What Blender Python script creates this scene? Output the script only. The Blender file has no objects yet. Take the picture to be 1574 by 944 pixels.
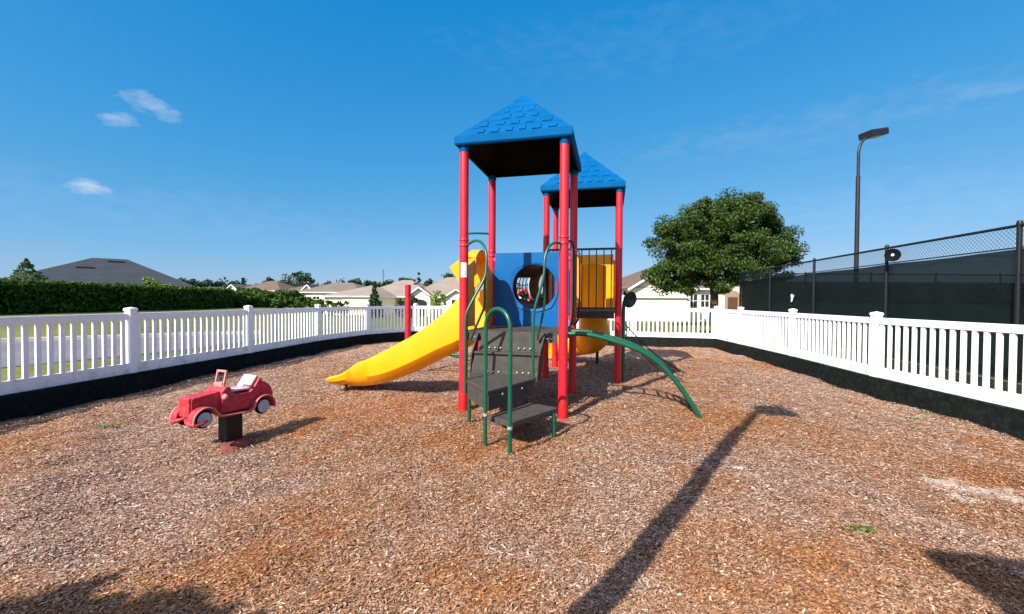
import bpy, bmesh, math, random
import numpy as np
from mathutils import Vector, Matrix

R = math.radians
sc = bpy.context.scene
col = sc.collection

# ------------------------------------------------------------------ camera, sky, sun
FPX, CX, HY, CAMH = 640.0, 787.0, 461.0, 1.6       # photo pixels (1574 wide), horizon row, eye height

cam_d = bpy.data.cameras.new('camera')
cam = bpy.data.objects.new('camera', cam_d)
col.objects.link(cam)
cam_d.sensor_width = 36.0
cam_d.lens = 36.0 * FPX / 1574.0
cam_d.clip_start = 0.05
cam_d.clip_end = 4000
cam.location = (0, 0, CAMH)
cam.rotation_euler = (Matrix.Rotation(R(90 - 0.98), 3, 'X') @ Matrix.Rotation(R(0.35), 3, 'Z')).to_euler()
sc.camera = cam

SUN_EL = 39.0
SUN_DIR = Vector((0.627 * math.cos(R(SUN_EL)), 0.779 * math.cos(R(SUN_EL)), -math.sin(R(SUN_EL))))   # way the light travels

w = bpy.data.worlds.new('World')
sc.world = w
w.use_nodes = True
nt = w.node_tree
nt.nodes.clear()
sky = nt.nodes.new('ShaderNodeTexSky')
sky.sky_type = 'NISHITA'
sky.sun_disc = False
sky.sun_elevation = R(SUN_EL)
sky.sun_rotation = math.atan2(-SUN_DIR.x, -SUN_DIR.y)
sky.air_density = 1.0
sky.dust_density = 0.35
sky.ozone_density = 2.2
tc = nt.nodes.new('ShaderNodeTexCoord')

def wmath(op, a, b=None, clamp=False):
    n = nt.nodes.new('ShaderNodeMath')
    n.operation = op
    n.use_clamp = clamp
    for i, v in enumerate((a, b)):
        if v is None: continue
        if isinstance(v, (int, float)): n.inputs[i].default_value = v
        else: nt.links.new(v, n.inputs[i])
    return n.outputs[0]

# the deep polarised blue of the photograph's sky: a gentle curve per channel on the sky's own colour
ssep = nt.nodes.new('ShaderNodeSeparateColor')
nt.links.new(sky.outputs[0], ssep.inputs[0])
scomb = nt.nodes.new('ShaderNodeCombineColor')
for ch, gain, gam, off in ((0, 3.9, 1.0, -.082), (1, 4.0, .54, 0), (2, 5.45, .30, 0)):
    v = wmath('POWER', wmath('MULTIPLY', ssep.outputs[ch], .116), gam)
    nt.links.new(wmath('MAXIMUM', wmath('MULTIPLY', wmath('ADD', v, off), gain), .004), scomb.inputs[ch])
# warm glow added to the unseen sky round the sun, lifts and reddens the shade
sdot = nt.nodes.new('ShaderNodeVectorMath'); sdot.operation = 'DOT_PRODUCT'
nt.links.new(tc.outputs['Generated'], sdot.inputs[0])
sdot.inputs[1].default_value = -SUN_DIR
glow = wmath('POWER', wmath('DIVIDE', wmath('SUBTRACT', sdot.outputs['Value'], .28), .72, True), 1.3)
gmix = nt.nodes.new('ShaderNodeMix'); gmix.data_type = 'RGBA'; gmix.blend_type = 'ADD'
nt.links.new(glow, gmix.inputs[0]); nt.links.new(scomb.outputs[0], gmix.inputs[6])
gmix.inputs[7].default_value = (6.6, 5.0, 3.8, 1)
sep = nt.nodes.new('ShaderNodeSeparateXYZ')
nt.links.new(tc.outputs['Generated'], sep.inputs[0])
az = wmath('ARCTAN2', sep.outputs[0], sep.outputs[1])        # azimuth of the direction, 0 = +Y
el = wmath('ARCSINE', sep.outputs[2])
cnoise = nt.nodes.new('ShaderNodeTexNoise')
cnoise.inputs['Scale'].default_value = 26
cnoise.inputs['Detail'].default_value = 7
cnoise.inputs['Roughness'].default_value = 0.55
cmap = nt.nodes.new('ShaderNodeMapping')
cmap.inputs['Scale'].default_value = (1, 1, 2.4)
nt.links.new(tc.outputs['Generated'], cmap.inputs[0])
nt.links.new(cmap.outputs[0], cnoise.inputs['Vector'])
cloud = None
for (x, y, rx, ry, amp) in ((224, 160, 48, 21, .42), (190, 192, 42, 16, .42), (264, 185, 40, 13, .32), (139, 292, 46, 16, .6),
                            (1490, 145, 110, 16, .14), (1000, 60, 420, 60, .035), (1250, 190, 400, 40, .08), (1400, 300, 380, 60, .08), (300, 330, 420, 50, .06)):
    dx, dz = (x - CX), (HY - y)
    n = math.sqrt(dx * dx + FPX * FPX + dz * dz)
    a0, e0 = math.atan2(dx, FPX), math.asin(dz / n)
    ca, ce = FPX / (dx * dx + FPX * FPX), 1.0 / n
    qa = wmath('DIVIDE', wmath('SUBTRACT', az, a0), rx * ca)
    qe = wmath('DIVIDE', wmath('SUBTRACT', el, e0), ry * ce)
    d2 = wmath('ADD', wmath('MULTIPLY', qa, qa), wmath('MULTIPLY', qe, qe))
    m = wmath('SUBTRACT', wmath('ADD', wmath('SUBTRACT', 1.15, d2), 0.0), wmath('MULTIPLY', wmath('SUBTRACT', 0.62, cnoise.outputs[0]), 3.6))
    m = wmath('MULTIPLY', wmath('MULTIPLY', m, 0.8, True), amp)
    cloud = m if cloud is None else wmath('MAXIMUM', cloud, m)
cmix = nt.nodes.new('ShaderNodeMix')
cmix.data_type = 'RGBA'
nt.links.new(cloud, cmix.inputs[0])
nt.links.new(gmix.outputs[2], cmix.inputs[6])
cmix.inputs[7].default_value = (4.6, 5.0, 5.5, 1)
bg = nt.nodes.new('ShaderNodeBackground')
bg.inputs['Strength'].default_value = 0.086
nt.links.new(cmix.outputs[2], bg.inputs['Color'])
wo = nt.nodes.new('ShaderNodeOutputWorld')
nt.links.new(bg.outputs[0], wo.inputs[0])

sun_d = bpy.data.lights.new('sun', 'SUN')
sun_d.energy = 4.6
sun_d.angle = R(0.53)
sun_d.color = (1.0, 0.94, 0.85)
sun = bpy.data.objects.new('sun', sun_d)
col.objects.link(sun)
sun.rotation_euler = SUN_DIR.to_track_quat('-Z', 'Y').to_euler()
sun.location = (-20, -25, 30)

sc.view_settings.view_transform = 'Standard'
sc.view_settings.look = 'None'
sc.view_settings.gamma = 1
sc.view_settings.use_curve_mapping = False
sc.view_settings.exposure = 0.95

# ------------------------------------------------------------------ helpers
def at(x, y, Y):
    """photo pixel + real distance -> point in the scene"""
    return Vector(((x - CX) * Y / FPX, Y, CAMH + (HY - y) * Y / FPX))

def lin(r, g, b):
    f = lambda c: c / 12.92 if c <= 0.04045 else ((c + 0.055) / 1.055) ** 2.4
    return (f(r / 255), f(g / 255), f(b / 255), 1)

class NB:
    """tiny node builder"""
    def __init__(s, name):
        s.m = bpy.data.materials.new(name)
        s.m.use_nodes = True
        s.t = s.m.node_tree
        s.t.nodes.clear()
        s.out = s.t.nodes.new('ShaderNodeOutputMaterial')
        s.p = s.t.nodes.new('ShaderNodeBsdfPrincipled')
        s.t.links.new(s.p.outputs[0], s.out.inputs[0])
    def n(s, typ, **kw):
        nd = s.t.nodes.new(typ)
        for k, v in kw.items(): setattr(nd, k, v)
        return nd
    def l(s, a, b): s.t.links.new(a, b)
    def math(s, op, a, b=None, clamp=False):
        nd = s.n('ShaderNodeMath', operation=op, use_clamp=clamp)
        for i, v in enumerate((a, b)):
            if v is None: continue
            if isinstance(v, (int, float)): nd.inputs[i].default_value = v
            else: s.l(v, nd.inputs[i])
        return nd.outputs[0]
    def noise(s, vec, scale, detail=4, rough=.55):
        nd = s.n('ShaderNodeTexNoise')
        nd.inputs['Scale'].default_value = scale
        nd.inputs['Detail'].default_value = detail
        nd.inputs['Roughness'].default_value = rough
        s.l(vec, nd.inputs['Vector'])
        return nd.outputs[0]
    def mix(s, f, a, b, blend='MIX'):
        nd = s.n('ShaderNodeMix', data_type='RGBA', blend_type=blend)
        for i, v in ((0, f), (6, a), (7, b)):
            if isinstance(v, (int, float, tuple)): nd.inputs[i].default_value = v
            else: s.l(v, nd.inputs[i])
        return nd.outputs[2]
    def ramp(s, f, stops, interp='LINEAR'):
        nd = s.n('ShaderNodeValToRGB')
        cr = nd.color_ramp
        cr.interpolation = interp
        while len(cr.elements) < len(stops): cr.elements.new(0.5)
        for e, (p, c) in zip(cr.elements, stops):
            e.position = p
            e.color = c if len(c) == 4 else (*c, 1)
        s.l(f, nd.inputs[0])
        return nd.outputs[0]
    def bump(s, h, strength=.3, dist=.01):
        nd = s.n('ShaderNodeBump')
        nd.inputs['Strength'].default_value = strength
        nd.inputs['Distance'].default_value = dist
        s.l(h, nd.inputs['Height'])
        s.l(nd.outputs[0], s.p.inputs['Normal'])

def basic(name, c, rough=.5, var=.18, scale=6, spec=.4, bump=0, bscale=60, metal=0, dirt=None, dirt_amt=.3):
    b = NB(name)
    t = b.n('ShaderNodeTexCoord').outputs['Object']
    n1 = b.noise(t, scale, 5, .6)
    dark = tuple(v * (1 - var) for v in c[:3]) + (1,)
    lite = tuple(min(1, v * (1 + var * .6)) for v in c[:3]) + (1,)
    cc = b.ramp(n1, [(.3, dark), (.7, lite)])
    if dirt is not None:
        n2 = b.noise(t, scale * 2.7, 8, .7)
        f = b.math('MULTIPLY', b.math('MULTIPLY', b.math('SUBTRACT', n2, .5), 5, True), dirt_amt, True)
        cc = b.mix(f, cc, dirt)
    b.l(cc, b.p.inputs['Base Color'])
    b.p.inputs['Roughness'].default_value = rough
    b.p.inputs['Specular IOR Level'].default_value = spec
    b.p.inputs['Metallic'].default_value = metal
    r = b.math('ADD', b.math('MULTIPLY', b.noise(t, scale * 4, 3), .18), rough - .09, True)
    b.l(r, b.p.inputs['Roughness'])
    if bump: b.bump(b.noise(t, bscale, 4), bump, .005)
    return b.m

class MB:
    def __init__(s): s.v, s.f = [], []
    def add(s, vs, fs):
        o = len(s.v)
        s.v += [Vector(v) for v in vs]
        s.f += [tuple(i + o for i in f) for f in fs]
        return s
    def box(s, c, size, ax=None, ay=None, az=None):
        ax = Vector(ax or (1, 0, 0)); ay = Vector(ay or (0, 1, 0)); az = Vector(az or (0, 0, 1)); c = Vector(c)
        h = [d / 2 for d in size]
        vs = [c + ax * (sx * h[0]) + ay * (sy * h[1]) + az * (sz * h[2]) for sz in (-1, 1) for sy in (-1, 1) for sx in (-1, 1)]
        return s.add(vs, [(0, 2, 3, 1), (4, 5, 7, 6), (0, 1, 5, 4), (2, 6, 7, 3), (0, 4, 6, 2), (1, 3, 7, 5)])
    def beam(s, a, b, wd, ht, up=(0, 0, 1)):
        a, b = Vector(a), Vector(b)
        d = (b - a); L = d.length; d.normalize()
        side = d.cross(Vector(up)).normalized(); u = side.cross(d).normalized()
        return s.box((a + b) / 2, (L, wd, ht), d, side * -1, u)
    def tube(s, path, r, n=12, cap=True, closed=False):
        P = [Vector(p) for p in path]
        m = len(P)
        rad = r if isinstance(r, (list, tuple)) else [r] * m
        rings = []
        prev = None
        for i, p in enumerate(P):
            if closed: t = P[(i + 1) % m] - P[i - 1]
            else: t = P[min(i + 1, m - 1)] - P[max(i - 1, 0)]
            t.normalize()
            if prev is None:
                ref = Vector((0, 0, 1)) if abs(t.z) < .9 else Vector((1, 0, 0))
                a = t.cross(ref).normalized()
            else:
                a = (prev - t * prev.dot(t)).normalized()
            prev = a
            bb = t.cross(a)
            rings.append([p + (a * math.cos(2 * math.pi * k / n) + bb * math.sin(2 * math.pi * k / n)) * rad[i] for k in range(n)])
        vs = [v for rg in rings for v in rg]
        fs = []
        for i in range(m if closed else m - 1):
            j = (i + 1) % m
            for k in range(n):
                k2 = (k + 1) % n
                fs.append((i * n + k, i * n + k2, j * n + k2, j * n + k))
        if cap and not closed:
            fs.append(tuple(range(n - 1, -1, -1)))
            fs.append(tuple((m - 1) * n + k for k in range(n)))
        return s.add(vs, fs)
    def lathe(s, c, prof, n=20, axis=(0, 0, 1)):
        z = Vector(axis).normalized()
        x = z.orthogonal().normalized(); y = z.cross(x); c = Vector(c)
        vs = [c + z * h + (x * math.cos(2 * math.pi * k / n) + y * math.sin(2 * math.pi * k / n)) * max(r, 1e-4) for (r, h) in prof for k in range(n)]
        fs = []
        for i in range(len(prof) - 1):
            for k in range(n):
                k2 = (k + 1) % n
                fs.append((i * n + k, i * n + k2, (i + 1) * n + k2, (i + 1) * n + k))
        fs.append(tuple(range(n - 1, -1, -1)))
        fs.append(tuple((len(prof) - 1) * n + k for k in range(n)))
        return s.add(vs, fs)
    def prism(s, outline, vec):
        vec = Vector(vec); a = [Vector(p) for p in outline]; n = len(a)
        vs = a + [p + vec for p in a]
        fs = [tuple(range(n - 1, -1, -1)), tuple(range(n, 2 * n))]
        fs += [(i, (i + 1) % n, n + (i + 1) % n, n + i) for i in range(n)]
        return s.add(vs, fs)
    def loft(s, rings, closed=True, cap=True):
        n = len(rings[0])
        vs = [v for r in rings for v in r]
        fs = []
        for i in range(len(rings) - 1):
            for k in range(n if closed else n - 1):
                k2 = (k + 1) % n
                fs.append((i * n + k, i * n + k2, (i + 1) * n + k2, (i + 1) * n + k))
        if cap and closed:
            fs.append(tuple(range(n - 1, -1, -1)))
            fs.append(tuple((len(rings) - 1) * n + k for k in range(n)))
        return s.add(vs, fs)
    def build(s, name, m, parent=None, smooth=None, bevel=0, fix=True, local=False):
        me = bpy.data.meshes.new(name)
        off = Vector((0, 0, 0))
        if parent is not None and not local:
            q = parent
            while q is not None:
                off += q.location
                q = q.parent
        me.from_pydata([v - off for v in s.v], [], s.f)
        if fix:
            bm = bmesh.new(); bm.from_mesh(me)
            bmesh.ops.recalc_face_normals(bm, faces=bm.faces)
            if bevel:
                ed = [e for e in bm.edges if len(e.link_faces) == 2 and e.calc_face_angle(0) > R(30)]
                bmesh.ops.bevel(bm, geom=ed, offset=bevel, segments=2, profile=.6, affect='EDGES', clamp_overlap=True)
            bm.to_mesh(me); bm.free()
        me.materials.append(m)
        if smooth is not None:
            me.shade_smooth()
            me.set_sharp_from_angle(angle=R(smooth))
        o = bpy.data.objects.new(name, me)
        col.objects.link(o)
        if parent is not None: o.parent = parent
        return o

def tag(o, label=None, cat=None, group=None, kind=None):
    if label: o['label'] = label
    if cat: o['category'] = cat
    if group: o['group'] = group
    if kind: o['kind'] = kind
    return o

def thing(name, label, cat, loc=(0, 0, 0), rz=0, group=None):
    o = bpy.data.objects.new(name, None)
    o.empty_display_size = .2
    col.objects.link(o)
    o.location = loc
    o.rotation_euler = (0, 0, rz)
    return tag(o, label, cat, group)

def spline(pts, k=6):
    P = [Vector(p) for p in pts]
    out = []
    for i in range(len(P) - 1):
        p0, p1, p2, p3 = P[max(i - 1, 0)], P[i], P[i + 1], P[min(i + 2, len(P) - 1)]
        for j in range(k):
            t = j / k
            out.append(.5 * ((2 * p1) + (p2 - p0) * t + (2 * p0 - 5 * p1 + 4 * p2 - p3) * t * t + (3 * p1 - p0 - 3 * p2 + p3) * t ** 3))
    out.append(P[-1])
    return out

def sstep(a, b, x):
    t = np.clip((x - a) / (b - a), 0, 1)
    return t * t * (3 - 2 * t)

# ------------------------------------------------------------------ materials
M = {}
M['red'] = basic('red powder coat', lin(196, 22, 42), .42, .14, 3, .5, dirt=lin(186, 50, 60), dirt_amt=.3)
M['red_new'] = basic('deep red sleeve', lin(190, 24, 26), .45, .12, 5)
M['blue_roof'] = basic('blue moulded roof', lin(0, 84, 138), .75, .14, 4, .06, bump=.15, bscale=90)
M['blue_panel'] = basic('blue plastic panel', lin(0, 88, 150), .4, .10, 3, .25)
M['yellow'] = basic('yellow moulded plastic', lin(244, 160, 4), .36, .08, 2.5, .45, dirt=lin(214, 150, 40), dirt_amt=.35)
M['green'] = basic('green powder coat', lin(10, 80, 56), .35, .16, 4, .5)
M['dark_green'] = basic('dark green bars', lin(20, 44, 38), .42, .15, 4)
M['deck'] = basic('charcoal coated deck', lin(66, 63, 61), .7, .22, 7, .2, bump=.3, bscale=140, dirt=lin(104, 92, 80), dirt_amt=.35)
M['bolt'] = basic('bright bolt', lin(200, 200, 200), .35, .1, 9, .5, metal=.6)
M['underside_shade'] = basic('painted roof underside shade', lin(14, 15, 20), .8, .3, 5, .1)
M['black_plastic'] = basic('black tunnel plastic', lin(20, 24, 34), .5, .2, 4, .3)
M['chain'] = basic('dark chain', lin(38, 32, 34), .5, .2, 9)
M['sticker'] = basic('white paper sticker', lin(225, 222, 218), .6, .1, 40)
M['vinyl'] = basic('white vinyl', lin(238, 240, 244), .38, .03, 3, .45, dirt=lin(186, 190, 178), dirt_amt=.16)
M['vinyl_low'] = basic('white vinyl board with grime', lin(236, 238, 240), .45, .04, 2, .35, dirt=lin(128, 128, 106), dirt_amt=.55)
M['liner'] = basic('black retaining board', lin(26, 30, 30), .95, .35, 5, .04, bump=.4, bscale=30, dirt=lin(54, 60, 48), dirt_amt=.5)
M['black_steel'] = basic('black vinyl coated steel', lin(22, 24, 26), .45, .2, 6, .4)
M['lamp_body'] = basic('bronze lamp metal', lin(34, 32, 36), .45, .15, 5)
M['lens'] = basic('lamp lens', lin(150, 140, 96), .3, .1, 5)
M['pink'] = basic('sun faded red plastic', lin(174, 46, 56), .55, .18, 7, .3, dirt=lin(196, 106, 106), dirt_amt=.6)
M['pink_seat'] = basic('faded pink seat', lin(214, 180, 188), .6, .12, 9)
M['pale_trim'] = basic('bleached pink trim', lin(196, 128, 122), .6, .15, 9)
M['tyre'] = basic('black toy tyre', lin(12, 12, 14), .8, .2, 9, .12)
M['hub'] = basic('grey hub plastic', lin(168, 178, 190), .45, .15, 12)
M['pedestal'] = basic('black pedestal', lin(18, 24, 22), .5, .3, 6)
M['footing'] = basic('dusty red footing', lin(132, 70, 62), .9, .3, 14, .1, bump=.6, bscale=60, dirt=lin(150, 110, 90), dirt_amt=.6)
M['asphalt'] = basic('asphalt', lin(112, 110, 114), .9, .18, .8, .2, bump=.4, bscale=90)
M['kerb'] = basic('concrete kerb', lin(176, 170, 160), .85, .15, 2, .2)
M['court'] = basic('court surface', lin(60, 84, 74), .85, .15, .5, .2)
M['bark'] = basic('bark', lin(78, 66, 56), .9, .35, 9, .15, bump=.9, bscale=18)
M['cream'] = basic('cream stucco', lin(228, 220, 204), .85, .06, 1.2, .2, bump=.2, bscale=40)
M['tan'] = basic('tan stucco', lin(196, 172, 148), .85, .06, 1.2, .2)
M['white_trim'] = basic('white trim', lin(232, 230, 226), .6, .05, 2)
M['garage'] = basic('garage door', lin(228, 200, 168), .6, .05, 2)
M['glass'] = basic('dark window glass', lin(44, 52, 58), .12, .2, 2, .6)
M['dark_void'] = basic('dark porch', lin(40, 36, 34), .9, .3, 2)

def shingle_mat(name, c, s=1.0):
    b = NB(name)
    t = b.n('ShaderNodeTexCoord').outputs['Object']
    n1 = b.noise(t, .5 * s, 4)
    n2 = b.noise(t, 9 * s, 3, .7)
    wv = b.n('ShaderNodeTexWave', bands_direction='Z', wave_profile='SAW')
    wv.inputs['Scale'].default_value = 2.2 * s
    wv.inputs['Distortion'].default_value = .6
    b.l(t, wv.inputs[0])
    f = b.math('ADD', b.math('MULTIPLY', n1, .5), b.math('MULTIPLY', n2, .5))
    cc = b.ramp(f, [(.3, tuple(v * .72 for v in c[:3])), (.7, tuple(min(1, v * 1.2) for v in c[:3]))])
    b.l(cc, b.p.inputs['Base Color'])
    b.p.inputs['Roughness'].default_value = .9
    b.p.inputs['Specular IOR Level'].default_value = .2
    b.bump(wv.outputs[1], .5, .04)
    return b.m
M['roof_beige'] = shingle_mat('beige shingles', lin(138, 126, 116))
M['roof_grey'] = shingle_mat('slate grey shingles', lin(56, 61, 68))
M['roof_brown'] = shingle_mat('brown shingles', lin(104, 88, 80))
M['roof_taupe'] = shingle_mat('taupe shingles', lin(112, 100, 92))

def leaf_mat(name, c, c2):
    b = NB(name)
    g = b.n('ShaderNodeNewGeometry')
    ti = b.n('ShaderNodeTexCoord').outputs['Object']
    n1 = b.noise(ti, .9, 3)
    f = b.math('ADD', b.math('MULTIPLY', g.outputs['Random Per Island'], .55), b.math('MULTIPLY', n1, .5))
    cc = b.ramp(f, [(.2, c), (.85, c2)])
    b.l(cc, b.p.inputs['Base Color'])
    b.p.inputs['Roughness'].default_value = .55
    b.p.inputs['Specular IOR Level'].default_value = .3
    tr = b.n('ShaderNodeBsdfTranslucent')
    b.l(cc, tr.inputs[0])
    ms = b.n('ShaderNodeMixShader')
    ms.inputs[0].default_value = .28
    b.l(b.p.outputs[0], ms.inputs[1]); b.l(tr.outputs[0], ms.inputs[2])
    b.l(ms.outputs[0], b.out.inputs[0])
    return b.m
M['oak_leaf'] = leaf_mat('oak leaves', lin(25, 45, 18), lin(84, 107, 40))
M['hedge_leaf'] = leaf_mat('hedge leaves', lin(22, 44, 12), lin(92, 122, 36))
M['pine_leaf'] = leaf_mat('conifer needles', lin(30, 56, 32), lin(84, 112, 60))
M['light_pine'] = leaf_mat('pale conifer needles', lin(56, 84, 50), lin(120, 146, 92))
M['dark_leaf'] = leaf_mat('dark far leaves', lin(30, 54, 34), lin(70, 96, 56))
M['light_leaf'] = leaf_mat('light shrub leaves', lin(60, 92, 30), lin(140, 160, 66))
M['hedge_core'] = basic('hedge twigs', lin(26, 36, 18), .9, .4, 3, .1)
M['grass_blade'] = leaf_mat('weed blades', lin(52, 84, 22), lin(112, 140, 52))

# mulch -----------------------------------------------------------------
GREY = [(0, (0.1101, 0.0624, 0.0401)), (0.2, (0.2017, 0.113, 0.0728)), (0.46, (0.3015, 0.1777, 0.1188)), (0.74, (0.3929, 0.2568, 0.1833)), (0.9, (0.5094, 0.3674, 0.2799)), (1, (0.6147, 0.4965, 0.4139))]
ORNG = [(0, (0.1203, 0.0485, 0.0186)), (0.2, (0.2336, 0.0915, 0.032)), (0.5, (0.3176, 0.1313, 0.0472)), (0.78, (0.3764, 0.1727, 0.0724)), (0.93, (0.4604, 0.2597, 0.143)), (1, (0.5612, 0.3963, 0.2858))]

def patch_factor(b, pos):
    """0 = weathered grey, 1 = fresh orange; broad drifts of chips"""
    a = b.noise(pos, .42, 5, .62)
    c = b.noise(pos, 2.1, 4, .6)
    f = b.math('ADD', b.math('MULTIPLY', a, .65), b.math('MULTIPLY', c, .35))
    f = b.math('MULTIPLY', b.math('SUBTRACT', f, .47), 5.5)
    # where the bed was topped up with fresh bark, and where it has bleached
    for (x, y, r, amp) in ((-1.5, 5.3, 1.5, .75), (2.9, 5.6, 1.3, .7), (.2, 4.6, 1.2, .35), (1.9, 2.6, .8, .5), (-1.6, 2.4, .8, .6), (-.4, 2.25, .45, .8), (-3.6, 3.4, 1.4, -.7), (.7, 3.4, .8, -.7), (4.2, 6.5, 1.5, -.5), (-4, 7.5, 2, -.6), (3.6, 3.2, .9, .3)):
        ds = b.n('ShaderNodeVectorMath', operation='DISTANCE')
        b.l(pos, ds.inputs[0]); ds.inputs[1].default_value = (x, y, 0)
        q = b.math('MULTIPLY', b.math('SUBTRACT', 1.0, b.math('DIVIDE', ds.outputs['Value'], r * 1.5), True), amp * .8)
        f = b.math('ADD', f, q)
    return b.math('ADD', f, 0.19, True)

def mulch_mat():
    b = NB('mulch bed')
    pos = b.n('ShaderNodeNewGeometry').outputs['Position']
    pf = patch_factor(b, pos)
    cols, hs = [], []
    for sc_, st, rot in ((34, (1, .42, 1), .6), (30, (.45, 1, 1), -.35)):
        mp = b.n('ShaderNodeMapping')
        mp.inputs['Scale'].default_value = st
        mp.inputs['Rotation'].default_value = (0, 0, rot)
        b.l(pos, mp.inputs[0])
        v = b.n('ShaderNodeTexVoronoi')
        v.inputs['Scale'].default_value = sc_
        b.l(mp.outputs[0], v.inputs['Vector'])
        sx = b.n('ShaderNodeSeparateColor')
        b.l(v.outputs['Color'], sx.inputs[0])
        cols.append(sx.outputs[0]); hs.append(v.outputs['Distance'])
    sel = b.math('GREATER_THAN', b.noise(pos, 12, 2), .5)
    mixv = b.n('ShaderNodeMix', data_type='FLOAT')
    b.l(sel, mixv.inputs[0]); b.l(cols[0], mixv.inputs[2]); b.l(cols[1], mixv.inputs[3])
    r = mixv.outputs[0]
    g = b.ramp(r, GREY); o = b.ramp(r, ORNG)
    cc = b.mix(pf, g, o)
    b.l(cc, b.p.inputs['Base Color'])
    b.p.inputs['Roughness'].default_value = .95
    b.p.inputs['Specular IOR Level'].default_value = .1
    b.bump(b.math('ADD', b.math('MULTIPLY', r, .7), b.math('MULTIPLY', hs[0], -.6)), .9, .03)
    return b.m
def chip_mat():
    b = NB('wood chips')
    g = b.n('ShaderNodeNewGeometry')
    pf = patch_factor(b, g.outputs['Position'])
    r = g.outputs['Random Per Island']
    cc = b.mix(pf, b.ramp(r, GREY), b.ramp(r, ORNG))
    b.l(cc, b.p.inputs['Base Color'])
    b.p.inputs['Roughness'].default_value = .85
    b.p.inputs['Specular IOR Level'].default_value = .2
    return b.m
def sand_mat():
    b = NB('pale sand')
    pos = b.n('ShaderNodeNewGeometry').outputs['Position']
    n1 = b.noise(pos, 5, 6, .65)
    n2 = b.noise(pos, 70, 3, .7)
    f = b.math('ADD', b.math('MULTIPLY', n1, .6), b.math('MULTIPLY', n2, .4))
    b.l(b.ramp(f, [(.36, (.26, .18, .13)), (.5, (.46, .385, .315)), (.66, (.62, .55, .475))]), b.p.inputs['Base Color'])
    b.p.inputs['Roughness'].default_value = .95
    b.bump(n2, .5, .01)
    return b.m
def lawn_mat():
    b = NB('lawn')
    pos = b.n('ShaderNodeNewGeometry').outputs['Position']
    n1 = b.noise(pos, .12, 5, .6)
    n2 = b.noise(pos, 3.0, 6, .7)
    f = b.math('ADD', b.math('MULTIPLY', n1, .55), b.math('MULTIPLY', n2, .45))
    b.l(b.ramp(f, [(.34, (.055, .082, .018)), (.5, (.115, .135, .034)), (.66, (.22, .20, .075))]), b.p.inputs['Base Color'])
    b.p.inputs['Roughness'].default_value = .95
    b.p.inputs['Specular IOR Level'].default_value = .1
    b.bump(n2, .6, .05)
    return b.m
M['mulch'], M['chips'], M['sand'], M['lawn'] = mulch_mat(), chip_mat(), sand_mat(), lawn_mat()

# ------------------------------------------------------------------ ground
LEFT = [(-7.8, -4.2), (-7.6, -1.3), (-7.38, 1.6), (-7.1, 4.45), (-6.78, 7.4), (-6.46, 10.2), (-6.2, 13.3), (-5.5, 15.8), (-4.07, 17.6)]
RIGHT = [(7.35, 14.95), (7.2, 13.1), (6.95, 10.3), (6.57, 7.5), (6.42, 4.6), (6.25, 1.7), (6.1, -1.2), (6.0, -4.2)]
BACK = [(-4.07 + (7.35 + 4.07) * i / 4, 17.6 + (14.95 - 17.6) * i / 4) for i in range(5)]
POLY = LEFT + BACK[1:-1] + RIGHT
PN = np.array(POLY)

def inside(x, y, grow=0.0):
    c = np.array([0, 6.0])
    q = c + (PN - c) * (1 + grow)
    res = np.zeros(np.shape(x), bool)
    j = len(q) - 1
    for i in range(len(q)):
        xi, yi, xj, yj = q[i, 0], q[i, 1], q[j, 0], q[j, 1]
        cnd = ((yi > y) != (yj > y)) & (x < (xj - xi) * (y - yi) / (yj - yi + 1e-12) + xi)
        res ^= cnd
        j = i
    return res

def edge_dist(x, y):
    d = np.full(np.shape(x), 99.0)
    for i in range(len(PN) - 1):
        a, b = PN[i], PN[i + 1]
        ab = b - a
        t = np.clip(((x - a[0]) * ab[0] + (y - a[1]) * ab[1]) / (ab @ ab), 0, 1)
        d = np.minimum(d, np.hypot(x - a[0] - t * ab[0], y - a[1] - t * ab[1]))
    return d

def mulch_h(x, y):
    x = np.asarray(x, float); y = np.asarray(y, float)
    h = .016 * np.sin(1.7 * x + .6 * y + 1) + .013 * np.sin(2.3 * y - 1.1 * x) + .012 * np.sin(4.1 * x + 3.3 * y) + .008 * np.sin(7.3 * x - 6.1 * y + 2) + .006 * np.sin(11 * y + 9 * x)
    h -= .09 * (1 - sstep(.2, 1.6, edge_dist(x, y)))
    return h

def ground_h(x, y):
    t = sstep(20, 55, y) * sstep(-37, -27, x)
    return .25 - .85 * t

xs = np.arange(-8.4, 8.01, .1); ys = np.arange(-4.6, 18.3, .1)
gx, gy = np.meshgrid(xs, ys)
gz = mulch_h(gx, gy)
nv = gx.size
idx = np.arange(nv).reshape(gx.shape)
q = np.stack([idx[:-1, :-1], idx[:-1, 1:], idx[1:, 1:], idx[1:, :-1]], -1).reshape(-1, 4)
cxs = gx.ravel()[q].mean(1); cys = gy.ravel()[q].mean(1)
q = q[inside(cxs, cys, .012)]
me = bpy.data.meshes.new('mulch_ground')
me.from_pydata(np.stack([gx.ravel(), gy.ravel(), gz.ravel()], -1).tolist(), [], q.tolist())
me.shade_smooth()
me.materials.append(M['mulch'])
o = bpy.data.objects.new('mulch_ground', me); col.objects.link(o)
tag(o, kind='structure')

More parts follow.
